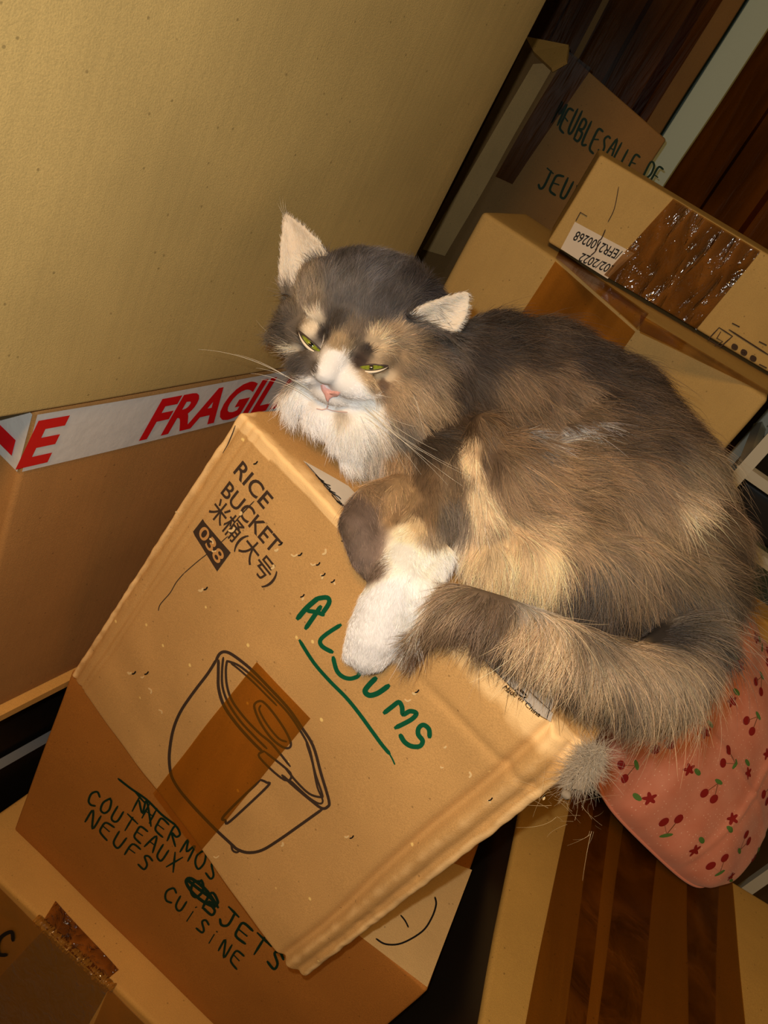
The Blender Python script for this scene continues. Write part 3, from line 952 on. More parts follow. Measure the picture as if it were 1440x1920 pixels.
# ------------------------------------------------------------------ pink cushion with cherries
def cushion():
    t = NT('cushion_cloth')
    tc = t.n('ShaderNodeTexCoord')
    vo = t.n('ShaderNodeTexVoronoi', i_Scale=62.0, i_Randomness=0.35)
    t.l(tc.outputs['UV'], vo.inputs['Vector'])
    nzn = t.n('ShaderNodeTexNoise', i_Scale=9.0, i_Detail=3.0)
    t.l(tc.outputs['UV'], nzn.inputs['Vector'])
    base = t.ramp(nzn.outputs[0], [(0.3, srgb(204, 124, 98)), (0.7, srgb(216, 144, 120))])
    base = t.mix(t.ramp(vo.outputs['Distance'], [(0.10, (.75,) * 3), (0.16, (0, 0, 0))]), base, srgb(244, 200, 176))
    t.l(base, t.b.inputs['Base Color'])
    t.b.inputs['Roughness'].default_value = .75
    t.b.inputs['Sheen Weight'].default_value = .15
    wv = t.n('ShaderNodeTexNoise', i_Scale=500.0)
    t.l(tc.outputs['UV'], wv.inputs['Vector'])
    bp = t.n('ShaderNodeBump', i_Strength=.2, i_Distance=.001)
    t.l(wv.outputs[0], bp.inputs['Height']); t.l(bp.outputs[0], t.b.inputs['Normal'])
    # four corners of the pillow; one points down at the viewer
    tip, lft, rgt, topc = S(1342, 1700, .925), S(1085, 1452, .84), S(1500, 1330, 1.02), S(1330, 1075, .97)
    ctr = (tip + lft + rgt + topc) / 4
    nrm = (rgt - lft).cross(topc - tip).normalized()
    if nrm.dot(CAM - ctr) < 0: nrm = -nrm
    TH = .058

    def surf(u, v, side):
        p = lft * (1 - u) * (1 - v) + tip * u * (1 - v) + rgt * u * v + topc * (1 - u) * v
        e = (max(0, 16 * u * (1 - u) * v * (1 - v))) ** .42
        pin = .05 * (1 - 4 * u * (1 - u)) * 0
        # sides pull in between the corners
        du, dv = (u - .5), (v - .5)
        p = p + (ctr - p) * .20 * (abs(2 * du) * abs(2 * dv)) ** 5
        p = p - (ctr - p) * (.035 * (4 * u * (1 - u)) * abs(2 * dv) ** 3 + .07 * (4 * v * (1 - v)) * abs(2 * du) ** 3)
        w = .0035 * math.sin(26 * (u + .25 * v) + 4 * noise.noise(V((u * 3, v * 2, 1)))) * (abs(2 * dv) ** 2)
        w += .006 * noise.noise(V((u * 5, v * 5, side))) + .003 * math.exp(-((u - .62 - .12 * v) / .012) ** 2) * e
        w += .0025 * math.exp(-((v - .45 + .1 * u) / .012) ** 2) * e
        return p + nrm * ((TH * e + w * min(1, e * 2)) * (1 if side else -1))
    n = 70
    vs, fs, uv = [], [], []
    for side in (1, 0):
        b = len(vs)
        for j in range(n + 1):
            for i in range(n + 1):
                vs.append(surf(i / n, j / n, side)); uv.append((i / n, j / n))
        for j in range(n):
            for i in range(n):
                k = b + j * (n + 1) + i
                f = (k, k + 1, k + n + 2, k + n + 1)
                fs.append(f if side else f[::-1])
    mats = [t.m, plain('cherry_red', srgb(138, 30, 28), .7, .2), plain('leaf_green', srgb(84, 122, 60), .7, .2), plain('stem_brown', srgb(110, 70, 40), .7, .2)]
    mi = [0] * len(fs)

    def dec(cx, cy, shape, m):
        b = len(vs)
        for (x, y) in shape:
            u, v = min(.98, max(.02, cx + x)), min(.98, max(.02, cy + y))
            vs.append(surf(u, v, 1) + nrm * .0012); uv.append((u, v))
        k = len(shape)
        vs.append(surf(cx, cy, 1) + nrm * .0014); uv.append((cx, cy))
        for i in range(k):
            fs.append((b + i, b + (i + 1) % k, b + k)); mi.append(m)

    def disc(r, n=12, lobes=0):
        return [(r * math.cos(a) * (1 + (.35 * math.cos(lobes * a) if lobes else 0)), r * math.sin(a) * (1 + (.35 * math.cos(lobes * a) if lobes else 0)))
                for a in [2 * math.pi * i / n for i in range(n)]]
    rn = random.Random(11)
    k = 0
    for gy in range(6):
        for gx in range(6):
            cx, cy = 0.10 + gx * .16 + rn.uniform(-.02, .02) + (gy % 2) * .05, .09 + gy * .16 + rn.uniform(-.02, .02)
            if not (.04 < cx < .96 and .04 < cy < .96): continue
            k += 1
            a = rn.uniform(0, 6.28)
            if k % 2:
                ux, uy = math.cos(a) * .028, math.sin(a) * .028
                dec(cx + ux, cy + uy, disc(.018, 14), 1); dec(cx - ux, cy - uy, disc(.018, 14), 1)
                px_, py_ = -uy * 2.0, ux * 2.0
                for s_ in (1, -1):
                    dec(cx + s_ * ux * .5 + px_ * .5, cy + s_ * uy * .5 + py_ * .5, [(s_ * ux * .5 - px_ * .5 - .001, s_ * uy * .5 - py_ * .5), (s_ * ux * .5 - px_ * .5 + .002, s_ * uy * .5 - py_ * .5),
                                                                                    (-s_ * ux * .5 + px_ * .5 + .002, -s_ * uy * .5 + py_ * .5), (-s_ * ux * .5 + px_ * .5 - .001, -s_ * uy * .5 + py_ * .5)], 3)
                dec(cx + px_ * 1.1, cy + py_ * 1.1, [(x * 1.6 * math.cos(a) - y * .6 * math.sin(a), x * 1.6 * math.sin(a) + y * .6 * math.cos(a)) for x, y in disc(.014, 10)], 2)
            else:
                dec(cx, cy, disc(.019, 40, 5), 1)
                dec(cx + .042 * math.cos(a), cy + .042 * math.sin(a), [(x * 1.5, y * .7) for x, y in disc(.014, 10)], 2)
    o = link_mesh('cushion', [v - ctr for v in vs], fs, None, mats=mats, mi=mi)
    o.location = ctr
    ul = o.data.uv_layers.new(name='UVMap')
    li_ = [0] * len(o.data.loops)
    o.data.loops.foreach_get('vertex_index', li_)
    ul.data.foreach_set('uv', [c for i in li_ for c in uv[i]])
    tag(o, 'salmon pink cushion printed with cherries and small flowers, below the cat\'s tail', 'cushion')
    # piping along the rim
    bm = bmesh.new()
    ring = [(t_, 0) for t_ in np.linspace(0, 1, 40)] + [(1, t_) for t_ in np.linspace(0, 1, 40)] + [(1 - t_, 1) for t_ in np.linspace(0, 1, 40)] + [(0, 1 - t_) for t_ in np.linspace(0, 1, 40)]
    pts = [surf(u, v, 1) - ctr for u, v in ring]
    prev = None
    for i, p in enumerate(pts):
        d = (pts[(i + 2) % len(pts)] - pts[i - 2]).normalized()
        a_ = d.cross(nrm).normalized()
        cur = [bm.verts.new(p + (a_ * math.cos(q) + nrm * math.sin(q)) * .0022) for q in np.linspace(0, 2 * math.pi, 7)[:-1]]
        if prev:
            for q in range(6):
                bm.faces.new((prev[q], prev[(q + 1) % 6], cur[(q + 1) % 6], cur[q]))
        prev = cur
    bm_obj('seam', bm, t.m, o, True)


cushion()

# ------------------------------------------------------------------ the cat
from mathutils.bvhtree import BVHTree


def fplane(px, py, F=Face):            # depth of the rice box's front / lid under a sight line
    a = PL(px, py, A3, -DD)
    b = PL(px, py, A3, UP)
    fa, fb = (a - CAM).dot(CF), (b - CAM).dot(CF)
    on_lid = b.z <= A3.z + 1e-6 and (b - A3).dot(DD) > 0
    return fb if on_lid else fa


_ico = {}


def ico(sub):
    if sub not in _ico:
        bm = bmesh.new()
        bmesh.ops.create_icosphere(bm, subdivisions=sub, radius=1.0)
        _ico[sub] = ([v.co.copy() for v in bm.verts], [tuple(v.index for v in f.verts) for f in bm.faces])
        bm.free()
    return _ico[sub]


BV, BF = [], []


def ball(c, r, M=None, sub=3):
    vs, fs = ico(sub)
    b = len(BV)
    r = V(r) if hasattr(r, '__len__') else V((r, r, r))
    for v in vs:
        q = V((v.x * r.x, v.y * r.y, v.z * r.z))
        BV.append(V(c) + (M @ q if M else q))
    BF.extend(tuple(b + i for i in f) for f in fs)


def chain(pts, step=0.35):
    """pts: (px, py, F, radius in px) joined by a run of shrinking or growing balls"""
    for i in range(len(pts) - 1):
        a, b = pts[i], pts[i + 1]
        A, B = S(*a[:3]), S(*b[:3])
        ra, rb = a[3] * a[2] / FPX, b[3] * b[2] / FPX
        n = max(1, int((B - A).length / (min(ra, rb) * step)))
        for k in range(n + 1):
            t = k / n
            ball(A.lerp(B, t), ra + (rb - ra) * t)


# trunk: curled on the lid, rump to the right
for (x, y, F, r) in [(1250, 1010, .645, 122), (1180, 930, .645, 165), (1035, 960, .615, 122), (1110, 800, .675, 138), (1015, 730, .675, 122),
                     (925, 705, .655, 108), (835, 700, .635, 92), (745, 790, .605, 72), (665, 800, .60, 56), (606, 776, .60, 36), (568, 745, .605, 34), (672, 842, .61, 38), (860, 840, .62, 84),
                     (1130, 1050, .61, 105), (1285, 1085, .62, 88), (975, 1050, .59, 70), (820, 880, .60, 78), (1330, 1010, .66, 60), (960, 900, .60, 92), (915, 1055, .585, 62), (865, 1010, .59, 46), (900, 1000, .59, 60)]:
    ball(S(x, y, F), r * F / FPX, sub=4)
chain([(835, 700, .635, 92), (1015, 730, .675, 122), (1110, 800, .675, 138), (1180, 930, .645, 165), (1250, 1010, .645, 122)])
chain([(1285, 1085, .62, 88), (1130, 1050, .61, 105), (975, 1050, .59, 70)])
chain([(1180, 930, .645, 150), (1035, 960, .615, 122), (960, 900, .60, 92)])
chain([(745, 790, .605, 76), (712, 840, .61, 46), (790, 880, .60, 66), (860, 840, .62, 84)])
# folded hind knee and the ridge of its skin
chain([(905, 800, .585, 26), (890, 860, .575, 24), (897, 920, .572, 24), (915, 975, .57, 26)])


def onface(x, y, r, k=0.9):
    F = fplane(x, y)
    return (x, y, F - r * F / FPX * k / max(.2, abs(ray(x, y).dot(DD)) if PL(x, y, A3, UP).z and (PL(x, y, A3, UP) - A3).dot(DD) < 0 else abs(ray(x, y).z)), r)


def pawpts(lst):
    return [onface(*q) for q in lst]


# white-socked foreleg hanging over the front edge
paw = pawpts([(745, 1085, 46), (722, 1135, 50), (705, 1180, 52), (694, 1210, 48)])
chain([(830, 890, .595, 74), (810, 950, .575, 60), (782, 1010, (.56 + paw[0][2]) / 2 + .012, 48)] + paw)
for (x, y, r) in [(660, 1226, 19), (682, 1240, 20), (707, 1238, 19), (728, 1222, 17)]:       # toes
    q = onface(x, y, r, 1.0)
    chain([(x + 12, y - 34, q[2] - .004, r + 2), q])
chain(pawpts([(815, 1045, 34), (785, 1105, 30), (765, 1160, 24)]))
# folded far foreleg beside it
chain(pawpts([(775, 930, 52), (700, 950, 44), (668, 985, 34), (690, 1040, 36), (712, 1075, 28)]))
chain(pawpts([(790, 1200, 16), (757, 1236, 14)]))
chain(pawpts([(728, 985, 34), (735, 1030, 32), (730, 1070, 28)]))
# tail round the front
tail = [(1275, 1165, .62, 58), (1278, 1222, .575, 64), (1238, 1272, .535, 68), (1170, 1274, .512, 66), (1100, 1244, .50, 62), (1015, 1202, .499, 54), (935, 1166, .502, 50), (865, 1142, .510, 47), (815, 1160, .517, 33)]
chain(tail, .3)

# head
er0 = (CR * math.cos(math.radians(21)) - CU * math.sin(math.radians(21)))
eu0 = (CU * math.cos(math.radians(21)) + CR * math.sin(math.radians(21)))
HM0 = Matrix((er0, eu0, -CF)).transposed()
HM = HM0 @ Matrix.Rotation(math.radians(-12), 3, 'Y') @ Matrix.Rotation(math.radians(27), 3, 'X')
HC = S(680, 616, .592)


def H(x, y, z):
    return HC + HM @ V((x, y, z)) * .001


def hb(x, y, z, rx, ry, rz, sub=4):
    ball(H(x, y, z), (rx * .001, ry * .001, rz * .001), HM, sub)


hb(0, 8, -12, 61, 48, 50)
for s in (-1, 1):
    hb(41 * s, -15, 0, 28, 27, 29)
    hb(19 * s, 9, 27, 18, 10, 14)
    hb(24 * s, -8, 26, 17, 12, 17)
    hb(11 * s, 2, 31, 11, 11, 11)
    hb(14.5 * s, -28, 44, 19, 13, 16)
for k in range(9):
    t = k / 8
    hb(0, 6 - 29 * t, 35 + 23 * t, 13 - 3 * t, 12 - 3 * t, 11, 3)
hb(0, -42, 37, 19, 11, 15)
hb(0, -36, 12, 44, 23, 37)
hb(0, -45, -10, 40, 30, 40)
ball(S(770, 720, .61), .045)


EARP = []


def ear(base_a, base_b, tip, cup, bulge_a, bulge_b):
    a, b, t = S(*base_a), S(*base_b), S(*tip)
    mid = (a + b) / 2
    hw = (b - a) / 2
    ax = t - mid
    away = CF * cup
    for i in range(22):
        tt = i / 21
        for j in range(23):
            s = -1 + 2 * j / 22
            w = (1 - tt) ** .85 + (bulge_a if s < 0 else bulge_b) * math.sin(math.pi * tt)
            p = mid + ax * tt + hw * s * w + away * (1 - s * s) * (1 - tt * .8)
            ball(p, .0022, sub=1)
            if tt > .10:
                EARP.append(p)


ear((528, 550, .590), (630, 520, .572), (536, 402, .598), .018, .06, .26)
ear((762, 590, .545), (846, 628, .562), (876, 549, .560), .010, .10, .20)

body = link_mesh('cat', BV, BF, None)
body.data.materials.clear()
md = body.modifiers.new('r', 'REMESH'); md.mode = 'VOXEL'; md.voxel_size = .0022; md.use_smooth_shade = True
md = body.modifiers.new('s', 'SMOOTH'); md.factor = .5; md.iterations = 3
dg = bpy.context.evaluated_depsgraph_get()
me = bpy.data.meshes.new_from_object(body.evaluated_get(dg))
body.modifiers.clear()
old = body.data
body.data = me
me.name = 'cat'
bpy.data.meshes.remove(old)
tag(body, 'fluffy grey-brown and white cat with half-closed eyes curled on the boxes', 'cat')
nv = len(me.vertices)
co = np.zeros(nv * 3); me.vertices.foreach_get('co', co); co = co.reshape(-1, 3)
# the coat is pressed flat where it lies on the box
Mi = np.array(rice.Mi)
lo_ = co @ Mi[:3, :3].T + Mi[:3, 3]
ins = (lo_[:, 2] < .0035) & (lo_[:, 1] > -.004) & (lo_[:, 0] < .372) & (lo_[:, 1] < .41) & (lo_[:, 0] > -.01)
front_exit = lo_[:, 1] + .004 < .0035 - lo_[:, 2]
lo_[ins & front_exit, 1] = -.004
lo_[ins & ~front_exit, 2] = .0035
Mw = np.array(rice.M)
co = lo_ @ Mw[:3, :3].T + Mw[:3, 3]
me.vertices.foreach_set('co', co.ravel()); me.update()
me.calc_loop_triangles()
nt = len(me.loop_triangles)
tri = np.zeros(nt * 3, dtype=np.int32); me.loop_triangles.foreach_get('vertices', tri); tri = tri.reshape(-1, 3)
vn = np.zeros(nv * 3); me.vertices.foreach_get('normal', vn); vn = vn.reshape(-1, 3)
bvh = BVHTree.FromPolygons([V(c) for c in co], [tuple(t) for t in tri])


def hit(px, py):
    r = ray(px, py).normalized()
    loc, n, i, d = bvh.ray_cast(CAM, r)
    if loc is None:
        loc, n, i, d = bvh.find_nearest(CAM + r * .64)
    return loc, n


# ---- coat: colour, direction and length guides (where on the coat, seen from the front)
CG = [  # x, y, reach, r, g, b
    (700, 490, 40, 98, 96, 99), (745, 555, 35, 84, 80, 80), (650, 545, 35, 104, 100, 98), (570, 550, 30, 128, 116, 100), (515, 600, 30, 104, 96, 88), (640, 470, 30, 84, 80, 80),
    (790, 520, 30, 76, 72, 74), (662, 620, 12, 112, 98, 82), (640, 640, 12, 150, 130, 100), (626, 600, 12, 84, 76, 70), (607, 625, 7, 66, 58, 54), (592, 598, 12, 196, 184, 164), (578, 618, 9, 200, 188, 168),
    (690, 655, 7, 66, 58, 52), (712, 640, 14, 178, 158, 128), (745, 625, 18, 150, 130, 104), (676, 675, 7, 80, 66, 58), (530, 655, 20, 112, 102, 90), (560, 680, 14, 96, 88, 82), (548, 655, 9, 190, 180, 160), (585, 690, 10, 104, 96, 90),
    (545, 712, 12, 150, 140, 128), (617, 700, 18, 250, 248, 246), (628, 672, 10, 250, 248, 246), (590, 735, 18, 246, 244, 242), (652, 745, 20, 248, 246, 242), (690, 768, 16, 240, 236, 228), (560, 745, 16, 236, 234, 230),
    (600, 800, 25, 240, 240, 236), (565, 790, 20, 240, 240, 238), (640, 785, 10, 200, 190, 174), (625, 860, 28, 236, 234, 228), (668, 880, 20, 206, 200, 190), (700, 850, 18, 150, 142, 132), (655, 820, 18, 222, 220, 214),  # the small chin guide has its shade painted into the coat colour
    (700, 705, 12, 190, 166, 132), (730, 708, 9, 196, 176, 146), (745, 735, 20, 156, 132, 102), (720, 722, 12, 118, 96, 76), (790, 750, 25, 150, 128, 100), (800, 690, 30, 128, 110, 88), (830, 650, 25, 110, 98, 88), (850, 600, 25, 84, 78, 74), (760, 660, 20, 142, 122, 96),
    (865, 700, 30, 84, 72, 62), (905, 650, 35, 74, 62, 53), (940, 600, 35, 70, 60, 52), (1020, 590, 25, 72, 60, 50), (1130, 640, 25, 70, 58, 48), (870, 780, 25, 84, 66, 48), (810, 830, 22, 84, 70, 56), (760, 815, 18, 110, 100, 88), (740, 870, 20, 150, 122, 90),  # first guides: dark neck fur, with the shadow on the neck painted in
    (1000, 640, 40, 82, 68, 56), (1085, 660, 30, 74, 62, 54), (1170, 720, 35, 80, 66, 54), (960, 715, 30, 134, 110, 84), (920, 800, 25, 128, 104, 78), (1040, 700, 25, 118, 96, 74), (1080, 740, 22, 134, 112, 88),
    (1120, 796, 7, 176, 176, 176), (1092, 806, 6, 170, 174, 178), (1066, 816, 6, 170, 172, 174), (1040, 828, 6, 150, 150, 150), (1110, 770, 14, 118, 98, 76), (1100, 835, 14, 124, 104, 80), (1010, 845, 9, 110, 104, 98), (990, 880, 7, 96, 96, 98), (1160, 820, 35, 100, 82, 64), (1240, 800, 35, 92, 76, 60), (960, 830, 25, 130, 106, 80), (975, 810, 10, 150, 152, 154), (1010, 900, 35, 146, 120, 90),
    (885, 830, 12, 206, 180, 142), (880, 870, 12, 214, 190, 152), (895, 930, 12, 216, 194, 156), (905, 965, 12, 206, 182, 146), (925, 860, 14, 108, 88, 68), (1120, 900, 40, 140, 116, 88), (1200, 900, 35, 130, 108, 84), (1290, 870, 30, 124, 108, 86),
    (1290, 945, 22, 186, 166, 136), (1350, 960, 25, 110, 92, 72), (1200, 980, 35, 146, 124, 96), (1380, 1060, 30, 96, 82, 66), (1300, 1040, 30, 128, 110, 86), (950, 1050, 30, 222, 198, 156), (1020, 1050, 30, 224, 200, 158), (1000, 1000, 22, 186, 160, 124), (930, 1000, 16, 168, 146, 116),
    (1070, 1020, 25, 150, 126, 96), (1090, 1090, 22, 108, 100, 92), (1140, 1140, 25, 96, 88, 80), (1200, 1080, 30, 126, 108, 86), (1250, 1140, 25, 106, 98, 88), (1330, 1130, 25, 116, 106, 92), (1380, 1160, 20, 96, 84, 70), (990, 1120, 16, 150, 142, 130), (1330, 1195, 14, 74, 70, 66), (1240, 1185, 14, 70, 64, 60),
    (700, 910, 18, 142, 116, 86), (760, 920, 20, 160, 132, 96), (800, 900, 20, 118, 94, 68), (850, 900, 20, 126, 106, 82), (850, 970, 20, 124, 112, 98), (800, 960, 16, 128, 104, 76), (820, 1010, 12, 150, 134, 110), (780, 985, 12, 200, 176, 136), (760, 1000, 12, 236, 222, 190), (735, 965, 12, 150, 122, 88),
    (750, 1040, 16, 252, 246, 226), (820, 1050, 18, 246, 240, 222), (720, 1110, 26, 254, 250, 236), (700, 1180, 30, 255, 252, 244), (700, 1240, 22, 250, 246, 240), (780, 1110, 20, 250, 244, 228), (760, 1170, 20, 248, 242, 228), (640, 1180, 20, 252, 248, 238),
    (665, 960, 22, 116, 98, 86), (680, 1030, 24, 124, 106, 94), (700, 1075, 18, 120, 102, 88), (640, 1000, 18, 112, 94, 80), (758, 1238, 10, 200, 188, 172), (790, 1200, 12, 120, 96, 74),
    (855, 1110, 22, 140, 120, 96), (830, 1170, 20, 124, 104, 82), (870, 1200, 22, 112, 94, 78), (920, 1150, 25, 120, 102, 84), (940, 1240, 22, 84, 74, 64), (990, 1180, 22, 168, 146, 116), (1040, 1220, 25, 172, 150, 120), (1050, 1300, 22, 78, 68, 58), (1110, 1190, 20, 120, 104, 84),
    (1110, 1260, 25, 158, 138, 110), (1180, 1230, 25, 146, 126, 100), (1160, 1330, 25, 120, 106, 88), (1250, 1280, 35, 142, 124, 100), (1330, 1240, 25, 124, 108, 88), (1330, 1310, 25, 136, 120, 98), (1240, 1350, 25, 138, 122, 100), (1380, 1250, 20, 100, 90, 78),
]
FG = [  # x, y, reach, dx, dy, length mm, lift
    (617, 705, 16, .25, -1, 3.0, .15), (600, 690, 12, -.5, -.8, 5, .2), (640, 690, 12, .8, -.5, 5, .2), (640, 640, 18, .3, -1, 7, .2), (680, 570, 30, .35, -.94, 10, .2), (720, 480, 35, .5, -.85, 13, .25), (640, 480, 30, .1, -1, 12, .25),
    (565, 700, 16, -.9, .3, 8, .25), (520, 640, 22, -.8, .1, 15, .3), (525, 560, 22, -.5, -.6, 13, .3), (590, 570, 22, -.15, -1, 9, .2), (580, 520, 20, -.2, -1, 14, .5), (760, 600, 22, .8, -.55, 11, .25), (810, 590, 20, .9, .1, 18, .5),
    (735, 700, 22, .95, .25, 9, .2), (820, 700, 28, .9, .4, 20, .3), (810, 640, 25, .9, -.05, 16, .3), (720, 765, 20, .75, .65, 14, .25), (590, 740, 14, -.7, .6, 5, .2), (650, 755, 16, .4, .9, 6, .2), (620, 765, 12, -.1, 1, 5, .2),
    (545, 750, 18, -.45, .9, 18, .35), (600, 820, 25, .2, 1, 15, .3), (655, 880, 25, .4, .9, 17, .3), (740, 840, 25, .5, .85, 24, .25), (790, 790, 25, .75, .65, 22, .25),
    (860, 640, 25, .9, .3, 24, .3), (950, 600, 35, .85, .0, 28, .35), (1050, 650, 35, .95, .3, 30, .3), (1150, 700, 35, .95, .35, 30, .35), (900, 750, 35, .5, .75, 26, .2), (1000, 780, 35, .7, .5, 28, .22), (1100, 800, 35, .85, .4, 30, .22),
    (1230, 800, 35, .9, .4, 30, .3), (900, 900, 25, .25, .95, 18, .2), (885, 830, 14, -.3, .9, 12, .4), (1000, 930, 35, .75, .4, 26, .2), (1100, 930, 35, .85, .3, 28, .2), (1250, 930, 35, .85, .5, 28, .25), (1350, 1000, 30, .9, .5, 28, .3),
    (950, 1050, 25, -.1, 1, 24, .25), (1020, 1090, 25, .15, 1, 30, .25), (1110, 1130, 30, .1, 1, 36, .3), (1210, 1110, 30, .55, .85, 34, .25), (1330, 1130, 30, .85, .5, 40, .3), (1370, 1170, 20, .95, .35, 42, .3),
    (800, 900, 25, .2, .95, 14, .2), (840, 960, 20, .15, 1, 15, .25), (740, 900, 20, -.4, .8, 13, .2), (745, 1050, 18, -.25, 1, 7, .2), (820, 1050, 16, .1, 1, 11, .3), (705, 1130, 25, -.2, 1, 7, .2), (690, 1220, 22, -.1, 1, 6, .25), (775, 1130, 18, .2, 1, 12, .3),
    (680, 1000, 25, -.1, 1, 6, .2), (700, 1070, 18, .2, 1, 6, .2),
    (1360, 1230, 22, .2, .95, 28, .3), (1280, 1290, 30, .15, 1, 30, .3), (1190, 1290, 30, .05, 1, 28, .3), (1100, 1250, 28, -.1, 1, 27, .3), (1010, 1210, 25, -.15, 1, 26, .3), (930, 1180, 25, -.3, .9, 24, .28), (860, 1150, 20, -.65, .7, 22, .25), (815, 1170, 18, -.75, .7, 28, .25),
    (1150, 1220, 20, .2, .5, 22, .3),
]
CGn, FGn = np.array(CG, float), np.array(FG, float)


def lin(c):
    c = c / 255.0
    return np.where(c <= 0.04045, c / 12.92, ((c + 0.055) / 1.055) ** 2.4)


def blend(P, G, cols, power=1.0):
    x, y, _ = toscreen(P)
    out = np.zeros((len(P), len(cols)))
    for i in range(0, len(P), 20000):
        sl = slice(i, i + 20000)
        d2 = ((x[sl, None] - G[None, :, 0]) ** 2 + (y[sl, None] - G[None, :, 1]) ** 2) / (G[None, :, 2] ** 2)
        w = 1.0 / (0.08 + d2) ** 3.0
        w /= w.sum(1, keepdims=True)
        out[sl] = w @ G[:, cols]
    return out


def wob(P, s, seed):
    rs = np.random.RandomState(seed)
    v = np.zeros(len(P))
    for k in range(5):
        d = rs.normal(size=3); d /= np.linalg.norm(d)
        f = s * (1 + .7 * k * rs.uniform(.6, 1.2))
        v += np.sin(P @ d * f + rs.uniform(0, 6.28) + 1.3 * np.sin(P @ rs.normal(size=3) * f * .5)) / (1 + .4 * k)
    return v / 2.2


def coat(P, amt=1.0):
    c = lin(blend(P, CGn, [3, 4, 5]))
    lum = c.mean(1)
    c = c * (np.clip(lum / .17, .3, 1.6) ** .38)[:, None]
    c = np.clip(c, 0, .98)
    white = np.clip((lum - .55) / .25, 0, 1)
    st = (wob(P, 260, 1) * .20 + wob(P, 90, 2) * .22) * (1 - white) * amt
    return np.clip(c * (1 + st)[:, None], .01, 1)


def fur_material(name, gain=1.0, rough=.45):
    t = NT(name)
    at = t.n('ShaderNodeAttribute', attribute_name='Col')
    t.l(at.outputs['Color'], t.b.inputs['Base Color'])
    t.b.inputs['Roughness'].default_value = rough
    t.b.inputs['Specular IOR Level'].default_value = .35
    return t.m


M_FUR, M_SKIN = fur_material('fur'), fur_material('coat_skin', rough=.9)
me.materials.clear(); me.materials.append(M_SKIN)
me.polygons.foreach_set('use_smooth', [True] * len(me.polygons))
ca = me.attributes.new('Col', 'FLOAT_COLOR', 'POINT')
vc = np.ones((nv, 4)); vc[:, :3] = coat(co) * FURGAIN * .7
# skin under the coat
sx, sy, sz = toscreen(co)
eyes = [((562, 624), (607, 664)), ((667, 689), (724, 688))]


rs = np.random.RandomState(3)
a_, b_, c_ = co[tri[:, 0]], co[tri[:, 1]], co[tri[:, 2]]
fnrm = np.cross(b_ - a_, c_ - a_)
area = np.linalg.norm(fnrm, axis=1) / 2
fn = fnrm / (2 * area[:, None] + 1e-12)
cen = (a_ + b_ + c_) / 3
view = np.array(CAM) - cen
view /= np.linalg.norm(view, axis=1)[:, None]
facing = (fn * view).sum(1)
hx, hy, hz = toscreen(cen)
inhead = ((hx - 680) / 210) ** 2 + ((hy - 650) / 220) ** 2 < 1
white_leg = (hx < 860) & (hy > 985) & (hy < 1290)
wgt = area * np.where(facing > -.15, 1.0, .45) * np.where(inhead, 1.9, 1.0) * np.where(white_leg, 1.5, 1.0)
rests = (fn[:, 2] < -.6)
wgt *= np.where(rests, .25, 1)
NH = FURN
pick = rs.choice(len(tri), NH, p=wgt / wgt.sum())
u = rs.rand(NH, 1); v = rs.rand(NH, 1)
fl_m = (u + v > 1); u = np.where(fl_m, 1 - u, u); v = np.where(fl_m, 1 - v, v)
P = a_[pick] + (b_ - a_)[pick] * u + (c_ - a_)[pick] * v
w0 = 1 - u - v
Nn = vn[tri[pick, 0]] * w0 + vn[tri[pick, 1]] * u + vn[tri[pick, 2]] * v
Nn /= np.linalg.norm(Nn, axis=1)[:, None] + 1e-9
g = blend(P, FGn, [3, 4, 5, 6])
px_, py_, pz_ = toscreen(P)
D = g[:, :1] * np.array(CR) - g[:, 1:2] * np.array(CU)
ang = wob(P, 70, 11) * .35 + wob(P, 260, 12) * .25 + rs.normal(0, .16, NH)
side = np.cross(Nn, D)
D = D * np.cos(ang)[:, None] + side * np.sin(ang)[:, None]
D -= Nn * (D * Nn).sum(1)[:, None] * .9
D /= np.linalg.norm(D, axis=1)[:, None] + 1e-9
Ln = g[:, 2] * .001 * np.clip(rs.normal(.82, .2, NH), .25, 1.3) * FURLEN
lift = g[:, 3] * (1 + rs.normal(0, .25, NH))
# ears: short fine hair, no coat over the eyes and the nose
HCn = np.array(HC)


def segd(x, y, a, b):
    ax, ay = a; bx, by = b
    t = np.clip(((x - ax) * (bx - ax) + (y - ay) * (by - ay)) / ((bx - ax) ** 2 + (by - ay) ** 2), 0, 1)
    return np.hypot(x - ax - t * (bx - ax), y - ay - t * (by - ay))


keep = np.ones(NH, bool)
fac = (Nn * (np.array(CAM) - P)).sum(1) > 0
for (a, b) in eyes:
    d = segd(px_, py_, a, b)
    keep &= ~((d < 6.5) & fac)
    Ln = np.where((d < 26) & fac, np.minimum(Ln, .003), Ln)
dn = np.hypot(px_ - 618, (py_ - 738) * 1.1)
keep &= ~((dn < 9) & fac)
Ln = np.where((dn < 40) & fac, np.minimum(Ln, .0025), Ln)


from mathutils.kdtree import KDTree
kd = KDTree(len(EARP))
for i, p in enumerate(EARP):
    kd.insert(p, i)
kd.balance()
HMi = np.array(HM.transposed())


def in_ear(Q):
    out = np.zeros(len(Q), bool)
    lc = (Q - HCn) @ HMi.T * 1000
    skull = ((lc[:, 0]) / 64) ** 2 + ((lc[:, 1] - 8) / 51) ** 2 + ((lc[:, 2] + 12) / 53) ** 2 > 1
    x, y, z = toscreen(Q)
    near = skull & (x > 500) & (x < 900) & (y > 370) & (y < 650)
    for i in np.nonzero(near)[0]:
        out[i] = kd.find(Q[i])[2] < .0036
    return out


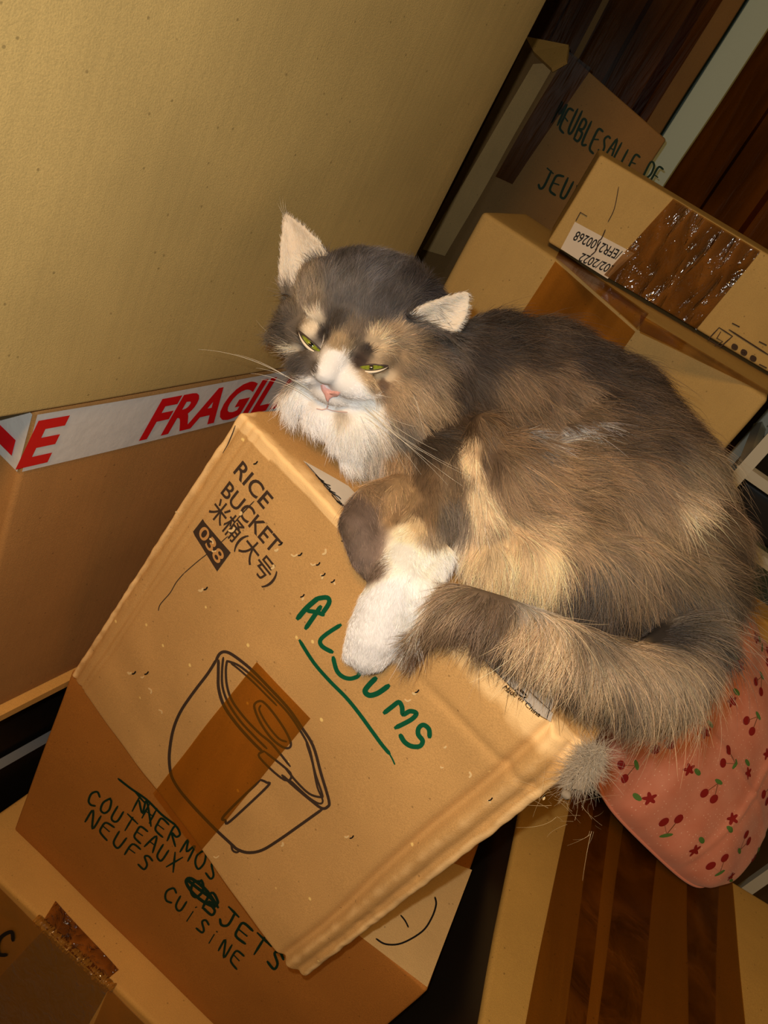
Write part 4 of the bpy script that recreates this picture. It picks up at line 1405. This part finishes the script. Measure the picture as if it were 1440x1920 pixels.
ear_m = in_ear(P)
Ln = np.where(ear_m, np.minimum(Ln, .0045), Ln)
colr = coat(P, 1.0)
earcol = np.array([lin(np.array([212., 208, 198]))])
backcol = lin(np.array([[96., 88, 84]]))
vm = in_ear(co)
vf = (vn * (np.array(CAM) - co)).sum(1) > 0
vc[:, :3] = np.where((vm & vf)[:, None], earcol * np.array([1.0, .93, .86]), vc[:, :3])
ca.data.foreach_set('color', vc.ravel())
colr = np.where((ear_m & fac)[:, None], earcol * (1 + .12 * rs.randn(NH, 1)), colr)
colr = np.where((ear_m & ~fac)[:, None], backcol, colr)
# cream fringe from the ears
K = 7
T = np.linspace(0, 1, K)
jit = rs.normal(0, 1, (NH, 3))
curl = jit * .12
grav = np.array([0, 0, -1.0])
pos = np.zeros((NH, K, 3))
flick = rs.rand(NH) < .035
Ln = np.where(flick & ~inhead[pick] & ~white_leg[pick] & ~ear_m, Ln * 1.7, Ln)
for i, t in enumerate(T):
    pos[:, i] = P + Ln[:, None] * (D * t * (1 - .10 * t) + Nn * (lift * t * (1.25 - .75 * t))[:, None] + curl * t * t + grav * (.16 * t * t * (Ln[:, None] > .012)))
pos[:, :, :] -= (Nn * .0004)[:, None, :]
tone = (1 + rs.normal(0, .30, NH)) * (1 + .22 * wob(P, 420, 21))
tone = np.where(colr.mean(1) > .55, 1 + (tone - 1) * .3, tone)
tone = np.where(flick, tone * 1.45 + .15, tone)
warm = 1 + rs.normal(0, .03, (NH, 3))
cc = np.ones((NH, K, 4))
for i, t in enumerate(T):
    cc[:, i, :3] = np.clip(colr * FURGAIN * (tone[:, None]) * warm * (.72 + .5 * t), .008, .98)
sel = keep
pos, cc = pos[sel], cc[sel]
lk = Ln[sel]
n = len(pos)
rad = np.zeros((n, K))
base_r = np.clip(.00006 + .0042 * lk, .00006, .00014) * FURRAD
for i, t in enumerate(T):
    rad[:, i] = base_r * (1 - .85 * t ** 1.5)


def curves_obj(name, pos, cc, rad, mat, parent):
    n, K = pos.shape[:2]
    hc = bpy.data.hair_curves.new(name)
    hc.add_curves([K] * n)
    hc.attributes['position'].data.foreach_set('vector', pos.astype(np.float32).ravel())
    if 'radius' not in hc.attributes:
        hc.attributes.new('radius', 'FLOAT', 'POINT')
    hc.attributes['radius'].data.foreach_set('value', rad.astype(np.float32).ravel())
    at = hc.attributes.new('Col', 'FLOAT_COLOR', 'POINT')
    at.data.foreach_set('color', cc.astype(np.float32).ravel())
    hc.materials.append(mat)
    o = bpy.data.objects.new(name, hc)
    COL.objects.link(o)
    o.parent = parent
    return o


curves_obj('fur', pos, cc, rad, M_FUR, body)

# ---- eyes: almond openings in half-closed lids
def iris_mat():
    t = NT('eye_iris')
    tc = t.n('ShaderNodeTexCoord')
    sep = t.n('ShaderNodeSeparateXYZ')
    t.l(tc.outputs['UV'], sep.inputs[0])
    # pupil: a narrow upright slit at the middle
    sb = t.n('ShaderNodeMath', operation='SUBTRACT'); sb.inputs[1].default_value = .52
    t.l(sep.outputs[0], sb.inputs[0])
    ab = t.n('ShaderNodeMath', operation='ABSOLUTE'); t.l(sb.outputs[0], ab.inputs[0])
    nz = t.n('ShaderNodeTexNoise', i_Scale=14.0, i_Detail=3.0)
    t.l(tc.outputs['UV'], nz.inputs['Vector'])
    col = t.ramp(nz.outputs[0], [(.3, srgb(70, 78, 18)), (.7, srgb(150, 164, 48))])
    c2 = t.mix(t.ramp(ab.outputs[0], [(.045, (1, 1, 1)), (.09, (0, 0, 0))]), col, (.004, .004, .003, 1))
    c3 = t.mix(t.ramp(ab.outputs[0], [(.30, (0, 0, 0)), (.42, (1, 1, 1))]), c2, srgb(40, 38, 20))
    t.l(c3, t.b.inputs['Base Color'])
    t.b.inputs['Roughness'].default_value = .08
    t.b.inputs['Coat Weight'].default_value = .6
    return t.m


M_EYE = iris_mat()
M_LIDD = plain('eye_rim', srgb(44, 32, 28), .5, .4)
M_LIDW = plain('pale_lid', srgb(226, 214, 190), .8, .2)
M_NOSE = plain('nose_pink', srgb(226, 172, 164), .45, .4, noise_amt=.15, scale=400, bump=.3)
M_MOUTH = plain('mouth_line', srgb(196, 166, 156), .6, .2)


def almond(name, a, b, up, dn, mat, lift, parent, grow=0.0, bulge=.0035, uv=True, label=None):
    """almond between px corners a and b; up/dn = px heights of upper and lower arcs"""
    pa, pb = V(a), V(b)
    ex = (pb - pa); L = ex.length; ex.normalize()
    ey = V((ex.y, -ex.x))
    loc, nrm = hit(*((pa + pb) / 2))
    F0 = (loc - CAM).dot(CF)
    pn = (-ray(*((pa + pb) / 2)).normalized() * .6 + nrm * .4).normalized()
    base = loc + pn * lift
    nx, ny = 18, 8
    vs, fs, uvs = [], [], []
    for i in range(nx + 1):
        x = i / nx
        w = math.sin(math.pi * x) ** .8
        y1, y0 = up * w + grow, -dn * w - grow
        xx = -grow * 1.5 + (L + 3 * grow) * x
        for j in range(ny + 1):
            yy = y0 + (y1 - y0) * j / ny
            q = pa + ex * xx + ey * yy
            p = PL(q.x, q.y, base, pn)
            vs.append(p + pn * bulge * (4 * x * (1 - x)) * (1 - (2 * j / ny - 1) ** 2 * .3))
            uvs.append((x, j / ny))
    for i in range(nx):
        for j in range(ny):
            k = i * (ny + 1) + j
            fs.append((k, k + 1, k + ny + 2, k + ny + 1))
    o = link_mesh(name, vs, fs, mat, parent)
    ul = o.data.uv_layers.new(name='UVMap')
    ul.data.foreach_set('uv', [c for l in o.data.loops for c in uvs[l.vertex_index]])
    if label: o['label'] = label
    return o


for (a, b, up_, dn_) in ((eyes[0][0], eyes[0][1], 2.6, 5.4), (eyes[1][0], eyes[1][1], 4.4, 4.2)):
    e = almond('eye', a, b, up_, dn_, M_EYE, .0012, body, label='half-closed yellow-green eye')
    almond('eye_rim', a, b, up_, dn_, M_LIDD, .0006, e, grow=3.0, bulge=.003)
    # pale lids round the opening
    pa, pb = V(a), V(b)
    ex = (pb - pa).normalized(); ey = V((ex.y, -ex.x)); L = (pb - pa).length
    for sgn, h, th in ((-1, dn_ + 2.5, 5.0),):
        vs, fs = [], []
        nseg = 16
        loc, nrm = hit(*((pa + pb) / 2))
        pn = (-ray(*((pa + pb) / 2)).normalized() * .6 + nrm * .4).normalized()
        for i in range(nseg + 1):
            x = i / nseg
            for (hh, lf) in ((h, .0010), (h + th * .5, .0030), (h + th, -.0005)):
                q = pa + ex * (L * (-.06 + 1.14 * x)) + ey * (sgn * (hh * math.sin(math.pi * x) ** .7 - 1))
                vs.append(PL(q.x, q.y, loc + pn * lf, pn) + pn * (.0025 * 4 * x * (1 - x)))
        for i in range(nseg):
            for j in (0, 1):
                k = i * 3 + j
                fs.append((k, k + 1, k + 4, k + 3) if sgn > 0 else (k + 3, k + 4, k + 1, k))
        link_mesh('eyelid', vs, fs, M_LIDW, e)

# ---- nose leather and mouth
def surf_patch(name, outline, mat, lift, parent, label=None, bulge=.0012):
    cx = sum(p[0] for p in outline) / len(outline); cy = sum(p[1] for p in outline) / len(outline)
    vs, fs = [], []
    rings = 6
    for r in range(rings + 1):
        for (x, y) in outline:
            q = (cx + (x - cx) * r / rings, cy + (y - cy) * r / rings)
            loc, nrm = hit(*q)
            vs.append(loc + nrm * (lift + bulge * (1 - (r / rings) ** 2)) if r < rings else loc - nrm * .0006)
    m = len(outline)
    for r in range(rings):
        for i in range(m):
            fs.append((r * m + i, r * m + (i + 1) % m, (r + 1) * m + (i + 1) % m, (r + 1) * m + i))
    o = link_mesh(name, vs, fs, mat, parent)
    if label: o['label'] = label
    return o


surf_patch('nose', [(600, 722), (604, 720), (612, 727), (622, 733), (632, 733), (640, 735), (637, 741), (626, 744), (619, 748), (616, 756), (612, 750), (608, 740), (602, 730)], M_NOSE, .0012, body, 'pink nose leather')
for nm, pts in (('mouth', [(616, 754), (614, 761), (612, 767), (604, 769), (594, 767)]), ('mouth', [(613, 767), (624, 771), (638, 773), (652, 774)])):
    vs, fs = [], []
    for i, q in enumerate(pts):
        d = V(pts[min(i + 1, len(pts) - 1)]) - V(pts[max(i - 1, 0)]); d.normalize()
        for s in (-1, 1):
            loc, nrm = hit(q[0] - d.y * 1.0 * s, q[1] + d.x * 1.0 * s)
            vs.append(loc + nrm * .0012)
    for i in range(len(pts) - 1):
        fs.append((2 * i, 2 * i + 2, 2 * i + 3, 2 * i + 1))
    link_mesh(nm, vs, fs, M_MOUTH, body)

# ---- whiskers
M_WHISK = plain('whisker_white', srgb(244, 238, 222), .35, .5)


def whisker(x0, y0, x1, y1, sag, dF, r=.00022, name='whisker'):
    a, n_ = hit(x0, y0)
    F = (a - CAM).dot(CF)
    b = S(x1, y1, F + dF)
    bm = bmesh.new()
    prev = None
    m = 14
    for i in range(m + 1):
        t = i / m
        p = a.lerp(b, t) + CU * (-sag * 4 * t * (1 - t)) * .001 - CF * .006 * math.sin(math.pi * t)
        d = (b - a).normalized()
        u_ = d.cross(CF).normalized(); w_ = d.cross(u_)
        rr = r * (1 - .8 * t)
        cur = [bm.verts.new(p + (u_ * math.cos(q) + w_ * math.sin(q)) * rr) for q in (0, 2.09, 4.19)]
        if prev:
            for q in range(3):
                bm.faces.new((prev[q], prev[(q + 1) % 3], cur[(q + 1) % 3], cur[q]))
        prev = cur
    bm_obj(name, bm, M_WHISK, body, True)


for w in [(585, 735, 372, 655, -6, .0), (583, 740, 440, 664, -4, -.01), (582, 745, 470, 700, -3, -.02), (586, 752, 490, 712, -3, -.01), (580, 730, 480, 690, -2, 0),
          (680, 760, 868, 912, 3, -.03), (683, 765, 850, 900, 2, -.035), (686, 768, 862, 880, 4, -.03), (688, 772, 882, 895, 4, -.03), (690, 762, 820, 845, 3, -.03), (684, 775, 840, 910, -3, -.03), (694, 770, 800, 850, 5, -.02),
          (675, 780, 705, 870, -3, -.02), (682, 782, 790, 890, -4, -.02), (690, 784, 760, 880, -3, -.02), (700, 764, 780, 800, 3, -.02)]:
    whisker(*w)
for w in [(775, 740, 805, 800, 4, -.01), (780, 745, 800, 820, 6, -.01), (520, 640, 480, 600, 3, 0)]:
    whisker(*w, r=.00016, name='brow_hair')


# ------------------------------------------------------------------ shed fur caught on the box's crushed corner
def strands(name, cen, rx, n, length, col, parent, seed, r=.00009, flow=(0, 0, -1), spread=1.0):
    rs = np.random.RandomState(seed)
    K = 7
    d = rs.normal(size=(n, 3)); d /= np.linalg.norm(d, axis=1)[:, None]
    root = np.array(cen) + d * np.array(rx) * rs.uniform(.55, 1, (n, 1))
    dd = d * .6 + np.array(flow) * .5 + rs.normal(0, .5, (n, 3)) * spread
    dd /= np.linalg.norm(dd, axis=1)[:, None]
    L = length * rs.uniform(.3, 1.4, (n, 1))
    bend = rs.normal(0, .35, (n, 3))
    pos = np.stack([root + L * (dd * t + bend * t * t) for t in np.linspace(0, 1, K)], 1)
    c = np.ones((n, K, 4)); c[:, :, :3] = (lin(np.array([col], float)) * (1 + rs.normal(0, .25, (n, 1)))).clip(.02, 1)[:, None, :]
    rad = np.tile(np.linspace(r, r * .3, K), (n, 1))
    return curves_obj(name, pos, c, rad, M_FUR, parent)


BV.clear(); BF.clear()
for (x, y, F, r) in [(1102, 1405, .495, 18), (1104, 1438, .488, 22), (1088, 1468, .482, 22), (1062, 1490, .478, 15), (1118, 1372, .51, 12)]:
    ball(S(x, y, F + .014), r * .8 * F / FPX, sub=2)
t_ = plain('shed_fur', srgb(150, 138, 120), .9, .1, noise_amt=.4, scale=250, bump=.5)
tuft = link_mesh('fur_tuft', BV, BF, t_)
md = tuft.modifiers.new('r', 'REMESH'); md.mode = 'VOXEL'; md.voxel_size = .0025; md.use_smooth_shade = True
tag(tuft, 'clump of shed grey fur stuck on the right corner of the rice bucket box', 'fur')
strands('shed_hair', S(1096, 1436, .498), (.008, .009, .021), 3200, .0095, (178, 166, 146), tuft, 4)
strands('shed_hair', S(1060, 1520, .50), (.030, .012, .006), 34, .020, (200, 180, 140), tuft, 5, .00007, (-.3, 0, -.9))

for (x0, y0, x1, y1) in [(533, 404, 524, 368), (535, 403, 530, 366), (531, 408, 519, 378), (538, 404, 536, 374)]:
    whisker(x0, y0, x1, y1, 1, 0, r=.00012, name='ear_tuft')
